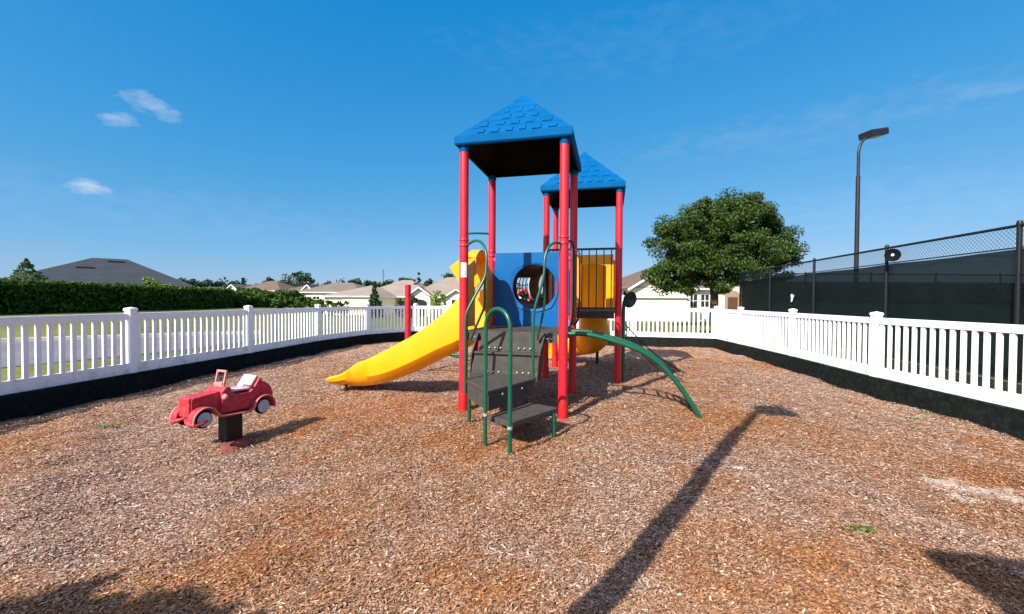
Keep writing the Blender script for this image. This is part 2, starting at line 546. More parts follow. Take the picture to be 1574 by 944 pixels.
# the land outside the bed, one ring sheet from the bed's edge to the horizon
loop = []
for i in range(len(POLY)):
    a, b = Vector(POLY[i]), Vector(POLY[(i + 1) % len(POLY)])
    k = max(2, int((b - a).length / 1.0))
    loop += [a.lerp(b, j / k) for j in range(k)]
mb = MB()
rings = []
c0 = Vector((0, 6))
for fct in (.993, 1.06, 1.15, 1.3, 1.55, 1.9, 2.3, 2.8, 3.4, 4.1, 5, 6.2, 8, 11, 16, 26, 50, 110, 260):
    ring = []
    for p in loop:
        d = (p - c0) * fct
        x, y = c0.x + d.x, c0.y + d.y
        ring.append(Vector((x, y, float(ground_h(x, y)))))
    rings.append(ring)
mb.loft(rings, closed=True, cap=False)
g = mb.build('lawn', M['lawn'], smooth=60)
tag(g, kind='structure')

def sheet(name, pts, z, m, kind='structure', step=None):
    mb = MB()
    mb.add([(x, y, float(ground_h(x, y)) + z) for x, y in pts], [tuple(range(len(pts)))])
    o = mb.build(name, m)
    if o.data.polygons[0].normal.z < 0: o.data.flip_normals()
    return tag(o, kind=kind)
ROAD = [(-14, -6), (-11.2, 2), (-9.6, 7.9), (-8.9, 9.5), (-8.4, 10.8), (-8.2, 13.0), (-8.6, 15.0), (-9.4, 15.6), (-10.6, 15.2), (-12.8, 13.7), (-15.2, 12.1), (-19, 9.2), (-26, 3.5), (-36, -6)]
sheet('road', ROAD, .012, M['asphalt'])
mb = MB()
far_edge = ROAD[7:]
for a, b in zip(far_edge[:-1], far_edge[1:]):
    mb.beam((a[0], a[1], .31), (b[0], b[1], .31), .16, .14)
tag(mb.build('kerb', M['kerb'], bevel=.02), kind='structure')
sheet('tennis_court', [(9.0, -2), (10.8, 19.2), (32, 19.2), (32, -2)], .012, M['court'])

sheet('dark_ground_strip', [(6.06, -4.2), (6.31, 1.7), (6.48, 4.6), (6.63, 7.5), (7.01, 10.3), (7.26, 13.1), (7.41, 14.95), (8.4, 19.0), (10.5, 19.2), (8.95, 10), (8.4, 7), (7.3, 0), (7.0, -4.2)], .010, basic('dark ground', lin(44, 40, 34), .95, .3, 2, .1, bump=.5, bscale=30))  # dark ground sheet between the right fence and the court
# bare sand showing through on the right
rng = np.random.default_rng(5)
def blob(cx, cy, rx, ry, ang, n=46, rough=.22, seed=0):
    rr = np.random.default_rng(seed)
    ph = rr.uniform(0, 6.28, 6); am = rr.uniform(.3, 1, 6) * rough / np.arange(1, 7) ** .5
    out = []
    for k in range(n):
        t = 2 * math.pi * k / n
        r = 1 + sum(am[j] * math.sin((j + 2) * t + ph[j]) for j in range(6))
        x, y = rx * r * math.cos(t), ry * r * math.sin(t)
        out.append((cx + x * math.cos(ang) - y * math.sin(ang), cy + x * math.sin(ang) + y * math.cos(ang)))
    return out
SANDS = []
for k, (px, py, rx, ry) in enumerate(((1458, 742, .17, .10), (1490, 752, .14, .07), (1548, 757, .18, .09), (1484, 767, .10, .05), (1165, 735, .06, .04), (1140, 722, .05, .03), (1440, 737, .08, .05), (1472, 733, .10, .05),
        (1515, 748, .12, .06), (1520, 762, .11, .05), (1562, 747, .12, .06), (1570, 766, .13, .05), (1450, 752, .06, .04), (1500, 738, .06, .04))):
    Y = CAMH * FPX / (py - HY); X = (px - CX) * Y / FPX
    ry *= 1.7
    SANDS.append((X, Y, rx, ry))
    pts = blob(X, Y, rx, ry, -.15, seed=k + 3, rough=.42)
    mb = MB()
    ctr = (X, Y, float(mulch_h(X, Y)) + .012)
    inner = [(X + (x - X) * .5, Y + (y - Y) * .5) for x, y in pts]
    n = len(pts)
    vs = [ctr] + [(x, y, float(mulch_h(x, y)) + .012) for x, y in inner] + [(x, y, float(mulch_h(x, y)) + .003) for x, y in pts]
    fs = [(0, 1 + i, 1 + (i + 1) % n) for i in range(n)] + [(1 + i, 1 + n + i, 1 + n + (i + 1) % n, 1 + (i + 1) % n) for i in range(n)]
    mb.add(vs, fs)
    tag(mb.build('sand', M['sand'], smooth=80), kind='structure')

# loose chips ------------------------------------------------------------
def scatter_chips(N):
    rg = np.random.default_rng(11)
    u = rg.random(N)
    Y = 1.25 * (11.5 / 1.25) ** (u ** 0.92)          # denser towards the camera
    X = (rg.random(N) * 2 - 1) * (1.36 * Y + 1.3)
    ok = inside(X, Y) & (edge_dist(X, Y) > .1)
    X, Y = X[ok], Y[ok]
    keep = np.ones(len(X), bool)
    for (sx, sy, rx, ry) in SANDS:
        d = ((X - sx) / (rx * 1.0)) ** 2 + ((Y - sy) / (ry * 1.0)) ** 2
        keep &= ~((d < 1) & (rg.random(len(X)) < .66 * (1 - d * .8)))
    X, Y = X[keep], Y[keep]
    n = len(X)
    L = rg.gamma(3, .0047, n).clip(.006, .055) * (1 + .05 * Y)
    Wd = rg.uniform(.0038, .0098, n) * (1 + .06 * Y)
    a = rg.normal(.25, .9, n)
    dx, dy = np.cos(a), np.sin(a)
    pit = rg.normal(0, .17, n); rol = rg.normal(0, .30, n)
    Z = mulch_h(X, Y) + .004 + rg.random(n) * .016 + np.abs(np.sin(pit)) * L * .3
    e1 = np.stack([dx * np.cos(pit), dy * np.cos(pit), np.sin(pit)], -1)
    e2 = np.stack([-dy * np.cos(rol), dx * np.cos(rol), np.sin(rol)], -1)
    C = np.stack([X, Y, Z], -1)
    h1 = e1 * (L / 2)[:, None]; h2 = e2 * (Wd / 2)[:, None]
    tp = rg.uniform(.35, 1.0, n)[:, None]
    V = np.stack([C - h1 - h2, C + h1 - h2 * tp, C + h1 + h2 * tp, C - h1 + h2], 1).reshape(-1, 3)
    me = bpy.data.meshes.new('wood_chips')
    me.vertices.add(n * 4); me.loops.add(n * 4); me.polygons.add(n)
    me.vertices.foreach_set('co', V.astype(np.float32).ravel())
    me.loops.foreach_set('vertex_index', np.arange(n * 4, dtype=np.int32))
    me.polygons.foreach_set('loop_start', np.arange(0, n * 4, 4, dtype=np.int32))
    me.polygons.foreach_set('loop_total', np.full(n, 4, dtype=np.int32))
    me.update(calc_edges=True)
    me.materials.append(M['chips'])
    o = bpy.data.objects.new('wood_chips', me)
    col.objects.link(o)
    tag(o, 'loose grey and orange wood chips strewn over the playground floor', 'wood chips', kind='stuff')
scatter_chips(1080000)

# ------------------------------------------------------------------ white fences
def fence_post_mesh(root, x, y, ang, capless=False):
    ax = (math.cos(ang), math.sin(ang), 0); ay = (-math.sin(ang), math.cos(ang), 0)
    mb = MB(); mb.box((x, y, .79), (.125, .125, 1.16), ax, ay)
    p = mb.build('post', M['vinyl'], root, bevel=.006)
    mb = MB()
    for z, s_, h in ((1.382, .143, .024), (1.402, .133, .016)):
        mb.box((x, y, z), (s_, s_, h), ax, ay)
    c = Vector((x, y, 1.41))
    vs = [c + Vector(ax) * sx * .067 + Vector(ay) * sy * .067 for sx, sy in ((-1, -1), (1, -1), (1, 1), (-1, 1))] + [c + Vector((0, 0, .022))]
    mb.add(vs, [(0, 1, 4), (1, 2, 4), (2, 3, 4), (3, 0, 4), (3, 2, 1, 0)])
    mb.build('post_cap', M['vinyl'], p)

def fence_run(name, label, pts, skip_first=False, skip_last=False):
    root = thing(name, label, 'fence', (*pts[len(pts) // 2], .25))
    for i, (x, y) in enumerate(pts):
        if (i == 0 and skip_first) or (i == len(pts) - 1 and skip_last): continue
        a = Vector(pts[max(i - 1, 0)]); b = Vector(pts[min(i + 1, len(pts) - 1)])
        fence_post_mesh(root, x, y, math.atan2(b.y - a.y, b.x - a.x))
    for a, b in zip(pts[:-1], pts[1:]):
        a, b = Vector(a), Vector(b)
        d = (b - a).normalized(); L = (b - a).length
        s, e = a + d * .06, b - d * .06
        m1 = MB(); m1.beam((*s, 1.265), (*e, 1.265), .05, .115); m1.build('top_rail', M['vinyl'], root, bevel=.006)
        m2 = MB(); m2.beam((*s, .345), (*e, .345), .045, .19); m2.build('bottom_board', M['vinyl_low'], root, bevel=.006)
        n = int(round((L - .14) / .152))
        m3 = MB()
        for k in range(n):
            p = s + (e - s) * ((k + .5) / n)
            m3.box((p.x, p.y, .824), (.062, .030, .776), (d.x, d.y, 0), (-d.y, d.x, 0))
        m3.build('picket_panel', M['vinyl'], root)
    return root
fence_run('picket_fence', 'white vinyl picket fence along the left side in front of the road', LEFT)
fence_run('picket_fence', 'white vinyl picket fence across the back behind the play towers', BACK, True, True)
fence_run('picket_fence', 'white vinyl picket fence along the right side below the dark court screen', RIGHT)

def board_run(label, pts, side):
    mb = MB()
    P = []
    for i, p in enumerate(pts):
        a = Vector(pts[max(i - 1, 0)]); b = Vector(pts[min(i + 1, len(pts) - 1)])
        d = (b - a).normalized()
        P.append(Vector(p) + Vector((d.y, -d.x)) * side)
    for a, b in zip(P[:-1], P[1:]):
        mb.beam((*a, -.02), (*(b + (b - a).normalized() * .02), -.02), .09, .56)
    o = mb.build('retaining_board', M['liner'], bevel=.01)
    return tag(o, label, 'retaining board')
board_run('black retaining board under the left white fence, in deep shade', LEFT, .075)
board_run('low black retaining board under the back white fence', BACK, .075)
board_run('black retaining board with a mossy top under the right white fence', RIGHT, .075)

# ------------------------------------------------------------------ play structure
U = Vector((.972, -.233, 0)); V = Vector((.233, .972, 0)); Zv = Vector((0, 0, 1))
C1 = Vector((.17, 6.55, 0)); C2 = Vector((1.56, 9.05, 0))
D1, D2 = 1.15, 1.38
def T(c, u, v, z): return c + U * u + V * v + Zv * z

play = thing('play_structure', 'large play structure with blue pyramid roofs, red posts and yellow slides', 'playset', (.8, 7.8, 0))

def play_post(c, su, sv, top=3.78):
    p = T(c, su * .72, sv * .72, 0)
    mb = MB()
    mb.tube([p + Zv * -.25, p + Zv * top], .064, 20)
    o = mb.build('post', M['red'], play, smooth=40)
    mb = MB(); mb.lathe(p + Zv * (top - .07), [(.067, 0), (.07, .005), (.07, .07), (.05, .09)], 20)
    mb.build('post_collar', M['blue_roof'], o, smooth=40)
    mb = MB(); mb.lathe(p + Zv * -.2, [(.073, 0), (.073, .43), (.066, .455)], 20)
    mb.build('ground_sleeve', M['red_new'], o, smooth=40)
    return o, p
posts = {}
for key, c in (('a', C1), ('b', C2)):
    for su in (-1, 1):
        for sv in (-1, 1):
            posts[key, su, sv] = play_post(c, su, sv)

def roof(c):
    mb = MB()
    hs = .83
    n = 6
    z0, z1, za = 3.78, 3.91, 4.79
    # fascia band and stepped shingle courses
    def sq(h, z): return [T(c, -h, -h, z), T(c, h, -h, z), T(c, h, h, z), T(c, -h, h, z)]
    rings = [sq(hs - .03, z0), sq(hs - .01, z0 + .01), sq(hs + .004, z0 + .03), sq(hs, z1)]
    for k in range(n):
        t0, t1 = k / n, (k + 1) / n
        h0 = (hs - .012) * (1 - t0) ; h1 = (hs - .012) * (1 - t1) 
        zz0, zz1 = z1 + (za - z1) * t0, z1 + (za - z1) * t1
        if k: rings.append(sq(h0 + .004, zz0 - .003))
        rings.append(sq(h0 + (.003 if k else 0), zz0 + .004))
        rings.append(sq(max(h1 + .002, .03), zz1 - .004))
    rings.append(sq(.025, za)); rings.append(sq(.004, za + .012))
    mb.loft(rings, cap=False)
    # inner shell so the roof is hollow
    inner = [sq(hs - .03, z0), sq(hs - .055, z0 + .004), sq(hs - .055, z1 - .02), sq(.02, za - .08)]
    # moulded shingle tabs standing proud of the faces
    tabs = mb
    rr = random.Random(4)
    for side in range(4):
        e, f = ((U, V), (V, -U), (-U, -V), (-V, U))[side]
        slope = Vector(f * hs + Zv * (za - z1)).normalized()
        nrm = e.cross(slope).normalized()
        if nrm.z < 0: nrm = -nrm
        for k in range(n):
            tm = (k + .5) / n
            half = hs * (1 - tm) - .06
            cnt = max(1, int(round(half * 2 / .21)))
            sh = (.5 if k % 2 else 0)
            for m_ in range(cnt):
                lat = -half + 2 * half * (m_ + .25 + .5 * sh + rr.uniform(-.08, .08)) / cnt
                wid = 2 * half / cnt * rr.uniform(.42, .60)
                if abs(lat) + wid / 2 > half: continue
                ln = .115 + rr.uniform(-.012, .02)
                cpt = c - f * (hs * (1 - tm)) + e * lat + Zv * (z1 + (za - z1) * tm)
                tabs.box(cpt - slope * .012 + nrm * .001, (wid, ln, .012), e, slope, nrm)
    o = mb.build('roof', M['blue_roof'], play, smooth=20, fix=True)
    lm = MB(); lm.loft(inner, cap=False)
    lm.build('roof_underside_shade', M['underside_shade'], o, fix=False)  # blue underside painted near-black, its deep shade put into the colour
    return o
roof(C1); roof(C2)

def deck(c, z):
    mb = MB()
    pts = [T(c, u, v, z - .03) for u, v in ((-.72, -.66), (-.66, -.72), (.66, -.72), (.72, -.66), (.72, .66), (.66, .72), (-.66, .72), (-.72, .66))]
    mb.prism(pts, (0, 0, .03))
    for s1 in (-1, 1):
        mb.beam(T(c, -.64, s1 * .70, z - .085), T(c, .64, s1 * .70, z - .085), .03, .11)
        mb.beam(T(c, s1 * .70, -.64, z - .086), T(c, s1 * .70, .64, z - .086), .03, .11)
    return mb.build('deck', M['deck'], play, bevel=.004)
dk1 = deck(C1, D1); dk2 = deck(C2, D2)
mb = MB()
for u in (-.55, -.5, .5, .55):
    mb.lathe(T(C1, u, -.718, D1 - .085), [(.012, 0), (.012, .008), (.006, .014)], 8, -V)
mb.build('bolts', M['bolt'], dk1)

# blue panel with the crawl hole between the back posts
def hole_panel(c, v, z0, z1, hu, hz, hr, thick=.035):
    mb = MB()
    n = 48
    w2, u0 = .655, 0
    circ = [(hu + hr * math.cos(2 * math.pi * k / n), hz + hr * math.sin(2 * math.pi * k / n)) for k in range(n)]
    outer = []
    for k in range(n):
        dx, dz = math.cos(2 * math.pi * k / n), math.sin(2 * math.pi * k / n)
        tx = ((w2 - hu) / dx) if dx > 1e-6 else ((-w2 - hu) / dx if dx < -1e-6 else 1e9)
        tz = ((z1 - hz) / dz) if dz > 1e-6 else ((z0 - hz) / dz if dz < -1e-6 else 1e9)
        t = min(tx, tz)
        outer.append((hu + dx * t, hz + dz * t))
    for cxn, czn in ((w2, z1), (-w2, z1), (-w2, z0), (w2, z0)):           # snap the corners
        kk = min(range(n), key=lambda k: (outer[k][0] - cxn) ** 2 + (outer[k][1] - czn) ** 2)
        outer[kk] = (cxn, czn)
    ring = lambda pts, vv: [T(c, a, vv, b) for a, b in pts]
    mid = [((a[0] * .85 + b[0] * .15), (a[1] * .85 + b[1] * .15)) for a, b in zip(circ, outer)]
    mb.loft([ring(outer, v), ring(outer, v - thick), ring(mid, v - thick), ring(mid, v - thick - .018), ring(circ, v - thick - .010), ring(circ, v + .02), ring(mid, v), ring(outer, v)], cap=False)
    return mb.build('crawl_panel', M['blue_panel'], play, smooth=35)
pan = hole_panel(C1, .70, D1 + .0, 2.42, .06, 1.83, .385)
mb = MB()
for u in (-.66, .66):
    for z in (1.3, 2.3):
        mb.box(T(C1, u, .69, z), (.05, .06, .05), U, V)
mb.build('bracket', M['red'], pan, bevel=.006)
# second panel and the crawl tunnel between the towers, its left side open to the play yard
T0 = T(C1, .06, .72, 1.83); T1 = T(C2, -.50, -.72, 1.9)
ax = (T1 - T0); L = ax.length; ax.normalize()
lat = ax.cross(Zv).normalized()
mb = MB()
n, m_ = 40, 14
rg_ = []
for j in range(m_ + 1):
    p = T0 + ax * (L * j / m_)
    rg_.append([[p + lat * math.cos(a) * r_ + Zv * math.sin(a) * r_ for a in [2 * math.pi * k / n for k in range(n)]] for r_ in (.385, .405)])
vs, fs = [], []
for j in range(m_ + 1):
    vs += rg_[j][0] + rg_[j][1]
for j in range(m_):
    for k in range(n):
        k2 = (k + 1) % n
        a = 2 * math.pi * (k + .5) / n
        if 1 <= j <= 7 and math.cos(a) < -.05 and -.70 < math.sin(a) < .42: continue
        b0, b1 = j * 2 * n, (j + 1) * 2 * n
        fs += [(b0 + k, b1 + k, b1 + k2, b0 + k2), (b0 + n + k, b0 + n + k2, b1 + n + k2, b1 + n + k)]
mb.add(vs, fs)
tun = mb.build('tunnel', M['black_plastic'], play, smooth=40, fix=False)
mb = MB()
ja, jb = 1, 8
aa = [a for a in np.linspace(math.pi * .86, math.pi * 1.26, 10)]
def TP(t, a): return T0 + ax * (L * t / m_) + lat * math.cos(a) * .40 + Zv * math.sin(a) * .40
loop_ = [TP(ja, a) for a in aa] + [TP(t, aa[-1]) for t in np.linspace(ja, jb, 8)[1:-1]] + [TP(jb, a) for a in aa[::-1]] + [TP(t, aa[0]) for t in np.linspace(jb, ja, 8)[1:-1]]
mb.tube(loop_, .014, 8, closed=True)
mb.build('window_rim', M['hub'], tun, smooth=60)
for t in np.linspace(ja, jb, 5)[1:-1]:
    mb = MB(); mb.tube([TP(t, a) for a in aa], .010, 6); mb.build('window_bar', M['black_steel'], tun, smooth=60)

# barrier of upright bars at the front of the far tower
def barrier(c, a, b, z0, z1, n, name='barrier'):
    """upright bars between two points in tower coordinates"""
    mb = MB()
    A, B = T(c, *a, 0), T(c, *b, 0)
    mb.beam(A + Zv * z1, B + Zv * z1, .032, .042); mb.beam(A + Zv * z0, B + Zv * z0, .032, .042)
    for k in range(n):
        p = A.lerp(B, (k + .5) / n)
        mb.tube([p + Zv * z0, p + Zv * z1], .011, 8, cap=False)
    return mb.build(name, M['dark_green'], play, smooth=40)
barrier(C2, (-.65, -.72), (.65, -.72), D2 + .06, 2.62, 9)
barrier(C2, (-.72, -.65), (-.72, .65), D2 + .06, 2.62, 9)
barrier(C2, (.72, .05), (.72, .65), D2 + .06, 2.62, 4)

# cross bars by the slide entry
mb = MB(); mb.tube(spline([(-.40, 7.40, 2.77), (-.66, 7.36, 2.77), (-.80, 7.34, 2.74), (-.84, 7.33, 2.60), (-.80, 7.30, 2.2)], 5), .018, 10)
mb.build('cross_bar', M['green'], play, smooth=40)

# hand grips at the opening for the arch climber
for sv in (-1, 1):
    mb = MB()
    mb.tube(spline([T(C1, .73, sv * .60, 2.42), T(C1, .82, sv * .56, 2.40), T(C1, .84, sv * .54, 2.2), T(C1, .84, sv * .54, 1.5), T(C1, .80, sv * .55, 1.24), T(C1, .72, sv * .58, 1.2)], 6), .016, 10)
    mb.build('hand_grip', M['dark_green'], play, smooth=40)

mb = MB()
mb.prism([T(C1, .725, .24, D1 + .04), T(C1, .725, .64, D1 + .04), T(C1, .725, .64, 2.42), T(C1, .725, .24, 2.42)], U * .03)
mb.build('side_panel', M['deck'], play, bevel=.006)
# yellow straight slide ----------------------------------------------------
st = [(-.02, 1.80, .99), (.12, 1.73, .87), (.25, 1.62, .80), (.34, 1.53, .755), (.51, 1.375, .685), (.842, 1.13, .525), (1.12, .965, .39), (1.41, .815, .265), (1.65, .695, .185), (1.89, .585, .142),
      (2.02, .54, .126), (2.10, .485, .122), (2.2, .41, .120), (2.32, .345, .120), (2.44, .305, .120), (2.54, .282, .122), (2.585, .262, .130)]
S = np.array(st)
ss = np.concatenate([np.linspace(-.02, 2.0, 34), np.linspace(2.04, 2.585, 16)])
def cr(xs, ys, x):
    # smooth interpolation through the stations (monotone cubic)
    h = np.diff(xs); dlt = np.diff(ys) / h
    mm = np.zeros(len(xs)); mm[0], mm[-1] = dlt[0], dlt[-1]
    for i in range(1, len(xs) - 1):
        mm[i] = 0 if dlt[i - 1] * dlt[i] <= 0 else 2 * dlt[i - 1] * dlt[i] / (dlt[i - 1] + dlt[i])
    i = np.clip(np.searchsorted(xs, x) - 1, 0, len(xs) - 2)
    t = (x - xs[i]) / h[i]
    return (2 * t**3 - 3 * t**2 + 1) * ys[i] + (t**3 - 2 * t**2 + t) * h[i] * mm[i] + (-2 * t**3 + 3 * t**2) * ys[i + 1] + (t**3 - t**2) * h[i] * mm[i + 1]
tops, bots = cr(S[:, 0], S[:, 1], ss), cr(S[:, 0], S[:, 2], ss)
def SL(s, v, z): return T(C1, -.72 - s, v, z)
rings = []
for s_, tp, bt in zip(ss, tops, bots):
    bed = min(bt + .085, tp - .012)
    wl = max(tp - bt, .02)
    k1, k2 = min(.17, wl * .5), min(.24, wl * .75)
    w2 = .30 + .02 * float(sstep(1.9, 2.4, s_))
    sec = [(-w2 - .012, tp - .012), (-w2 - .018, tp - min(.03, wl * .2)), (-w2 + .002, bt + k1), (-w2 + .07, bt + k1 * .42), (-w2 + .15, bt), (w2 - .15, bt), (w2 - .07, bt + k1 * .42), (w2 - .002, bt + k1), (w2 + .018, tp - min(.03, wl * .2)), (w2 + .012, tp - .012),
           (w2 - .008, tp), (w2 - .03, tp - .006), (w2 - .04, max(bed, bt + k2)), (w2 - .09, bed + .01), (w2 - .15, bed), (-w2 + .15, bed), (-w2 + .09, bed + .01), (-w2 + .04, max(bed, bt + k2)), (-w2 + .03, tp - .006), (-w2 + .008, tp)]
    rings.append([SL(s_, v, z) for v, z in sec])
mb = MB(); mb.loft(rings)
slide = mb.build('slide', M['yellow'], play, smooth=30)
# flared hood of the slide entry
mb = MB()
wing = [(-.05, 1.99), (-.05, 2.25), (.10, 2.255), (.24, 2.19), (.378, 2.11), (.30, 1.98), (.17, 1.80), (.10, 1.88)]
for v in (-.325, .285):
    mb.prism([SL(s_, v, z) for s_, z in wing], V * .04)
rows = []
for i in range(17):
    t = -1 + 2 * i / 16
    cz = .15 * (1 - t * t)
    rows.append([SL(-.05, t * .325, 2.25 + cz), SL(.10 - .02 * (1 - t * t), t * .325, 2.255 + cz), SL(.24 - .06 * (1 - t * t), t * .325, 2.19 + cz), SL(.378 - .13 * (1 - t * t), t * .325, 2.11 + cz),
                 SL(.36 - .13 * (1 - t * t), t * .31, 2.09 + cz), SL(.23 - .06 * (1 - t * t), t * .31, 2.15 + cz), SL(.10 - .02 * (1 - t * t), t * .31, 2.215 + cz), SL(-.05, t * .31, 2.21 + cz)])
mb.loft(rows)
mb.build('slide_hood', M['yellow'], slide, smooth=35, bevel=0)
# side panels filling between hood and posts
for a, b in ((-.655, -.33), (.33, .655)):
    mb = MB()
    mb.prism([T(C1, -.72, a, 1.2), T(C1, -.72, b, 1.2), T(C1, -.72, b, 2.22), T(C1, -.72, (a if a < 0 else b) * .97, 2.08)][:4] if a < 0 else [T(C1, -.72, a, 1.2), T(C1, -.72, b, 1.2), T(C1, -.72, b, 2.08), T(C1, -.72, a, 2.22)], U * .03)
    mb.build('entry_panel', M['yellow'], slide, bevel=.006)
for s_, v in ((2.30, -.20), (2.13, .19)):
    mb = MB(); mb.tube([SL(s_, v, -.15), SL(s_, v, .16)], .026, 12)
    mb.build('slide_leg', M['black_steel'], slide, smooth=40)

# yellow covered spiral slide behind the far tower
def shell_mat():
    b = NB('translucent yellow shell')
    c = lin(246, 168, 10)
    b.p.inputs['Base Color'].default_value = c
    b.p.inputs['Roughness'].default_value = .36
    tr = b.n('ShaderNodeBsdfTranslucent'); tr.inputs[0].default_value = lin(250, 176, 20)
    ms = b.n('ShaderNodeMixShader'); ms.inputs[0].default_value = .42
    b.l(b.p.outputs[0], ms.inputs[1]); b.l(tr.outputs[0], ms.inputs[2]); b.l(ms.outputs[0], b.out.inputs[0])
    return b.m
M['yellow_shell'] = shell_mat()
E = T(C2, .18, .72, 0)
mb = MB()
hc = T(C2, .22, 1.17, 0)
n = 28
def cyl_ring(z, r):
    return [hc + U * math.cos(2 * math.pi * k / n) * r + V * math.sin(2 * math.pi * k / n) * r + Zv * z for k in range(n)]
vs, fs = [], []
prof = [(D2 - .02, .44), (D2 + .02, .465), (D2 + .06, .45), (2.45, .45), (2.49, .475), (2.53, .475), (2.56, .44), (2.62, .30), (2.65, .05)]
R0 = [cyl_ring(z, r) for z, r in prof]
vs = [v for r in R0 for v in r]
for j in range(len(prof) - 1):
    for k in range(n):
        k2 = (k + 1) % n
        ang = 2 * math.pi * (k + .5) / n
        if 0 < j < 4 and math.sin(ang) < -.75: continue      # doorway towards the deck
        fs.append((j * n + k, j * n + k2, (j + 1) * n + k2, (j + 1) * n + k))
mb.add(vs, fs)
ob = mb.build('spiral_slide', M['yellow_shell'], play, smooth=50)
path = spline([hc + Zv * 1.42 - U * .06, hc + Zv * 1.20 - U * .06, hc + V * .03 - U * .05 + Zv * 1.02, hc + V * .12 - U * .05 + Zv * .82, hc + V * .36 - U * .12 + Zv * .66, hc + V * .62 - U * .42 + Zv * .52, hc + V * .62 - U * .86 + Zv * .45, hc + V * .4 - U * 1.2 + Zv * .42], 7)
rad = list(np.interp(np.arange(len(path)) / 7, [0, .6, 1.35, 2.0, 2.6, 3.2, 4.2, 5, 7], [.40, .42, .335, .35, .385, .40, .385, .35, .34]))
mb = MB(); mb.tube(path, rad, 24, cap=False)
o2 = mb.build('spiral_tube', M['yellow'], ob, smooth=60)
sm = o2.modifiers.new('s', 'SOLIDIFY'); sm.thickness = .02; sm.offset = -1
mb = MB()
mb = MB()
n_ = 20
arch_in = [(.28, D2), (.28, 2.20)] + [(.28 * math.cos(t), 2.20 + .28 * math.sin(t)) for t in np.linspace(0, math.pi, n_)][1:-1] + [(-.28, 2.20), (-.28, D2)]
outl = [(-.62, D2), (-.62, 2.66), (.62, 2.66), (.62, D2)]
mb.prism([T(C2, u, .70, z) for u, z in ((-.62, D2), (-.28 + .18, D2), (-.28 + .18, 2.40), (-.62, 2.66))], V * .035)
mb.prism([T(C2, u, .70, z) for u, z in ((.46, D2), (.62, D2), (.62, 2.66), (.46, 2.40))], V * .035)
mb.prism([T(C2, u, .70, z) for u, z in ((-.62, 2.66), (-.10, 2.40), (.18, 2.47), (.46, 2.40), (.62, 2.66))], V * .035)
mb.build('entry_panel', M['yellow'], ob)
mb = MB()
lp = hc + V * .55 + U * .02
mb.tube([lp + Zv * -.1, lp + Zv * .5], .04, 12)
mb.build('slide_leg', M['dark_green'], ob, smooth=40)

# stair at the front ------------------------------------------------------
stair_parts = []
def slab(name, pts, z, th, skirt=None):
    mb = MB()
    mb.prism([(x, y, z - th) for x, y in pts], (0, 0, th))
    return mb.build(name, M['deck'], play, bevel=.012)
up_pts = [(-.265, 4.63), (.30, 5.40), (.25, 5.66), (-.58, 5.80), (-.575, 5.30)]
lo_pts = [(.01, 4.44), (.57, 5.06), (.20, 5.335), (-.265, 4.69)]
st_up = slab('stair_step', up_pts, .58, .05)
st_lo = slab('stair_step', lo_pts, .29, .065)
# skirts under the upper step
mb = MB()
for a, b in ((up_pts[0], up_pts[1]), (up_pts[4], up_pts[0])):
    a, b = Vector(a), Vector(b); d = (b - a).normalized()
    nin = Vector((-d.y, d.x)) * .015
    mb.beam((*(a + d * .02 + nin), .44), (*(b - d * .02 + nin), .44), .02, .18)
mb.build('step_skirt', M['deck'], st_up, bevel=.003)
mb = MB()
a, b = Vector(up_pts[0]), Vector(up_pts[1]); d = (b - a).normalized(); nn = Vector((d.y, -d.x, 0))
for t in (.28, .70):
    p = a.lerp(b, t)
    mb.lathe((p.x, p.y, .50), [(.016, 0), (.016, .006), (.008, .012)], 10, nn)
mb.build('bolt', M['bolt'], st_up)
# back risers folding up to the deck
def riser(z0, z1, f0, f1, xl0, xr0, xl1, xr1, name='stair_riser'):
    mb = MB()
    A = [T(C1, xl0, f0, z0), T(C1, xr0, f0, z0), T(C1, xr1, f1, z1), T(C1, xl1, f1, z1)]
    mb.prism(A, V * .03)
    return mb.build(name, M['deck'], play, bevel=.004)
r1 = riser(.57, .86, -.90, -.87, -.56, .36, -.49, .43)
r2 = riser(.88, D1 + .005, -.80, -.755, -.47, .44, -.42, .47)
mb = MB()
mb.prism([T(C1, u, v, .85) for u, v in ((-.50, -.905), (.44, -.905), (.44, -.76), (-.50, -.76))], (0, 0, .03))
mid = mb.build('stair_step', M['deck'], play, bevel=.006)
for r_, zb, f in ((r1, .61, -.905), (r2, .93, -.812)):
    mb = MB()
    for u in (-.30, -.22, -.14, .12, .20, .28):
        mb.lathe(T(C1, u, f, zb), [(.013, 0), (.013, .006), (.006, .011)], 8, -V)
    mb.build('bolts', M['bolt'], r_)
# side plates
for xs0, xs1 in ((-.57, -.50), (.38, .46)):
    mb = MB()
    A = [T(C1, xs0, -.92, .50), T(C1, xs0 + .02, -.73, .50), T(C1, xs1, -.72, D1 - .03), T(C1, xs1, -.77, D1 - .03), T(C1, xs0 + .02, -.90, .84)]
    mb.prism(A, U * .018)
    mb.build('side_plate', M['deck'], play)
# legs of the steps
for (x, y, zt, pr) in ((-.545, 5.36, .56, st_up), (.50, 4.86, .27, st_lo), (.20, 5.42, .54, st_up)):
    mb = MB(); mb.tube([(x, y, -.15), (x, y, zt)], .024, 12)
    lg = mb.build('leg', M['green'], pr, smooth=40)
    mb = MB(); mb.lathe((x, y, zt - .10), [(.031, 0), (.031, .05)], 12)
    mb.build('leg_clamp', M['bolt'] if False else M['green'], lg, smooth=40)
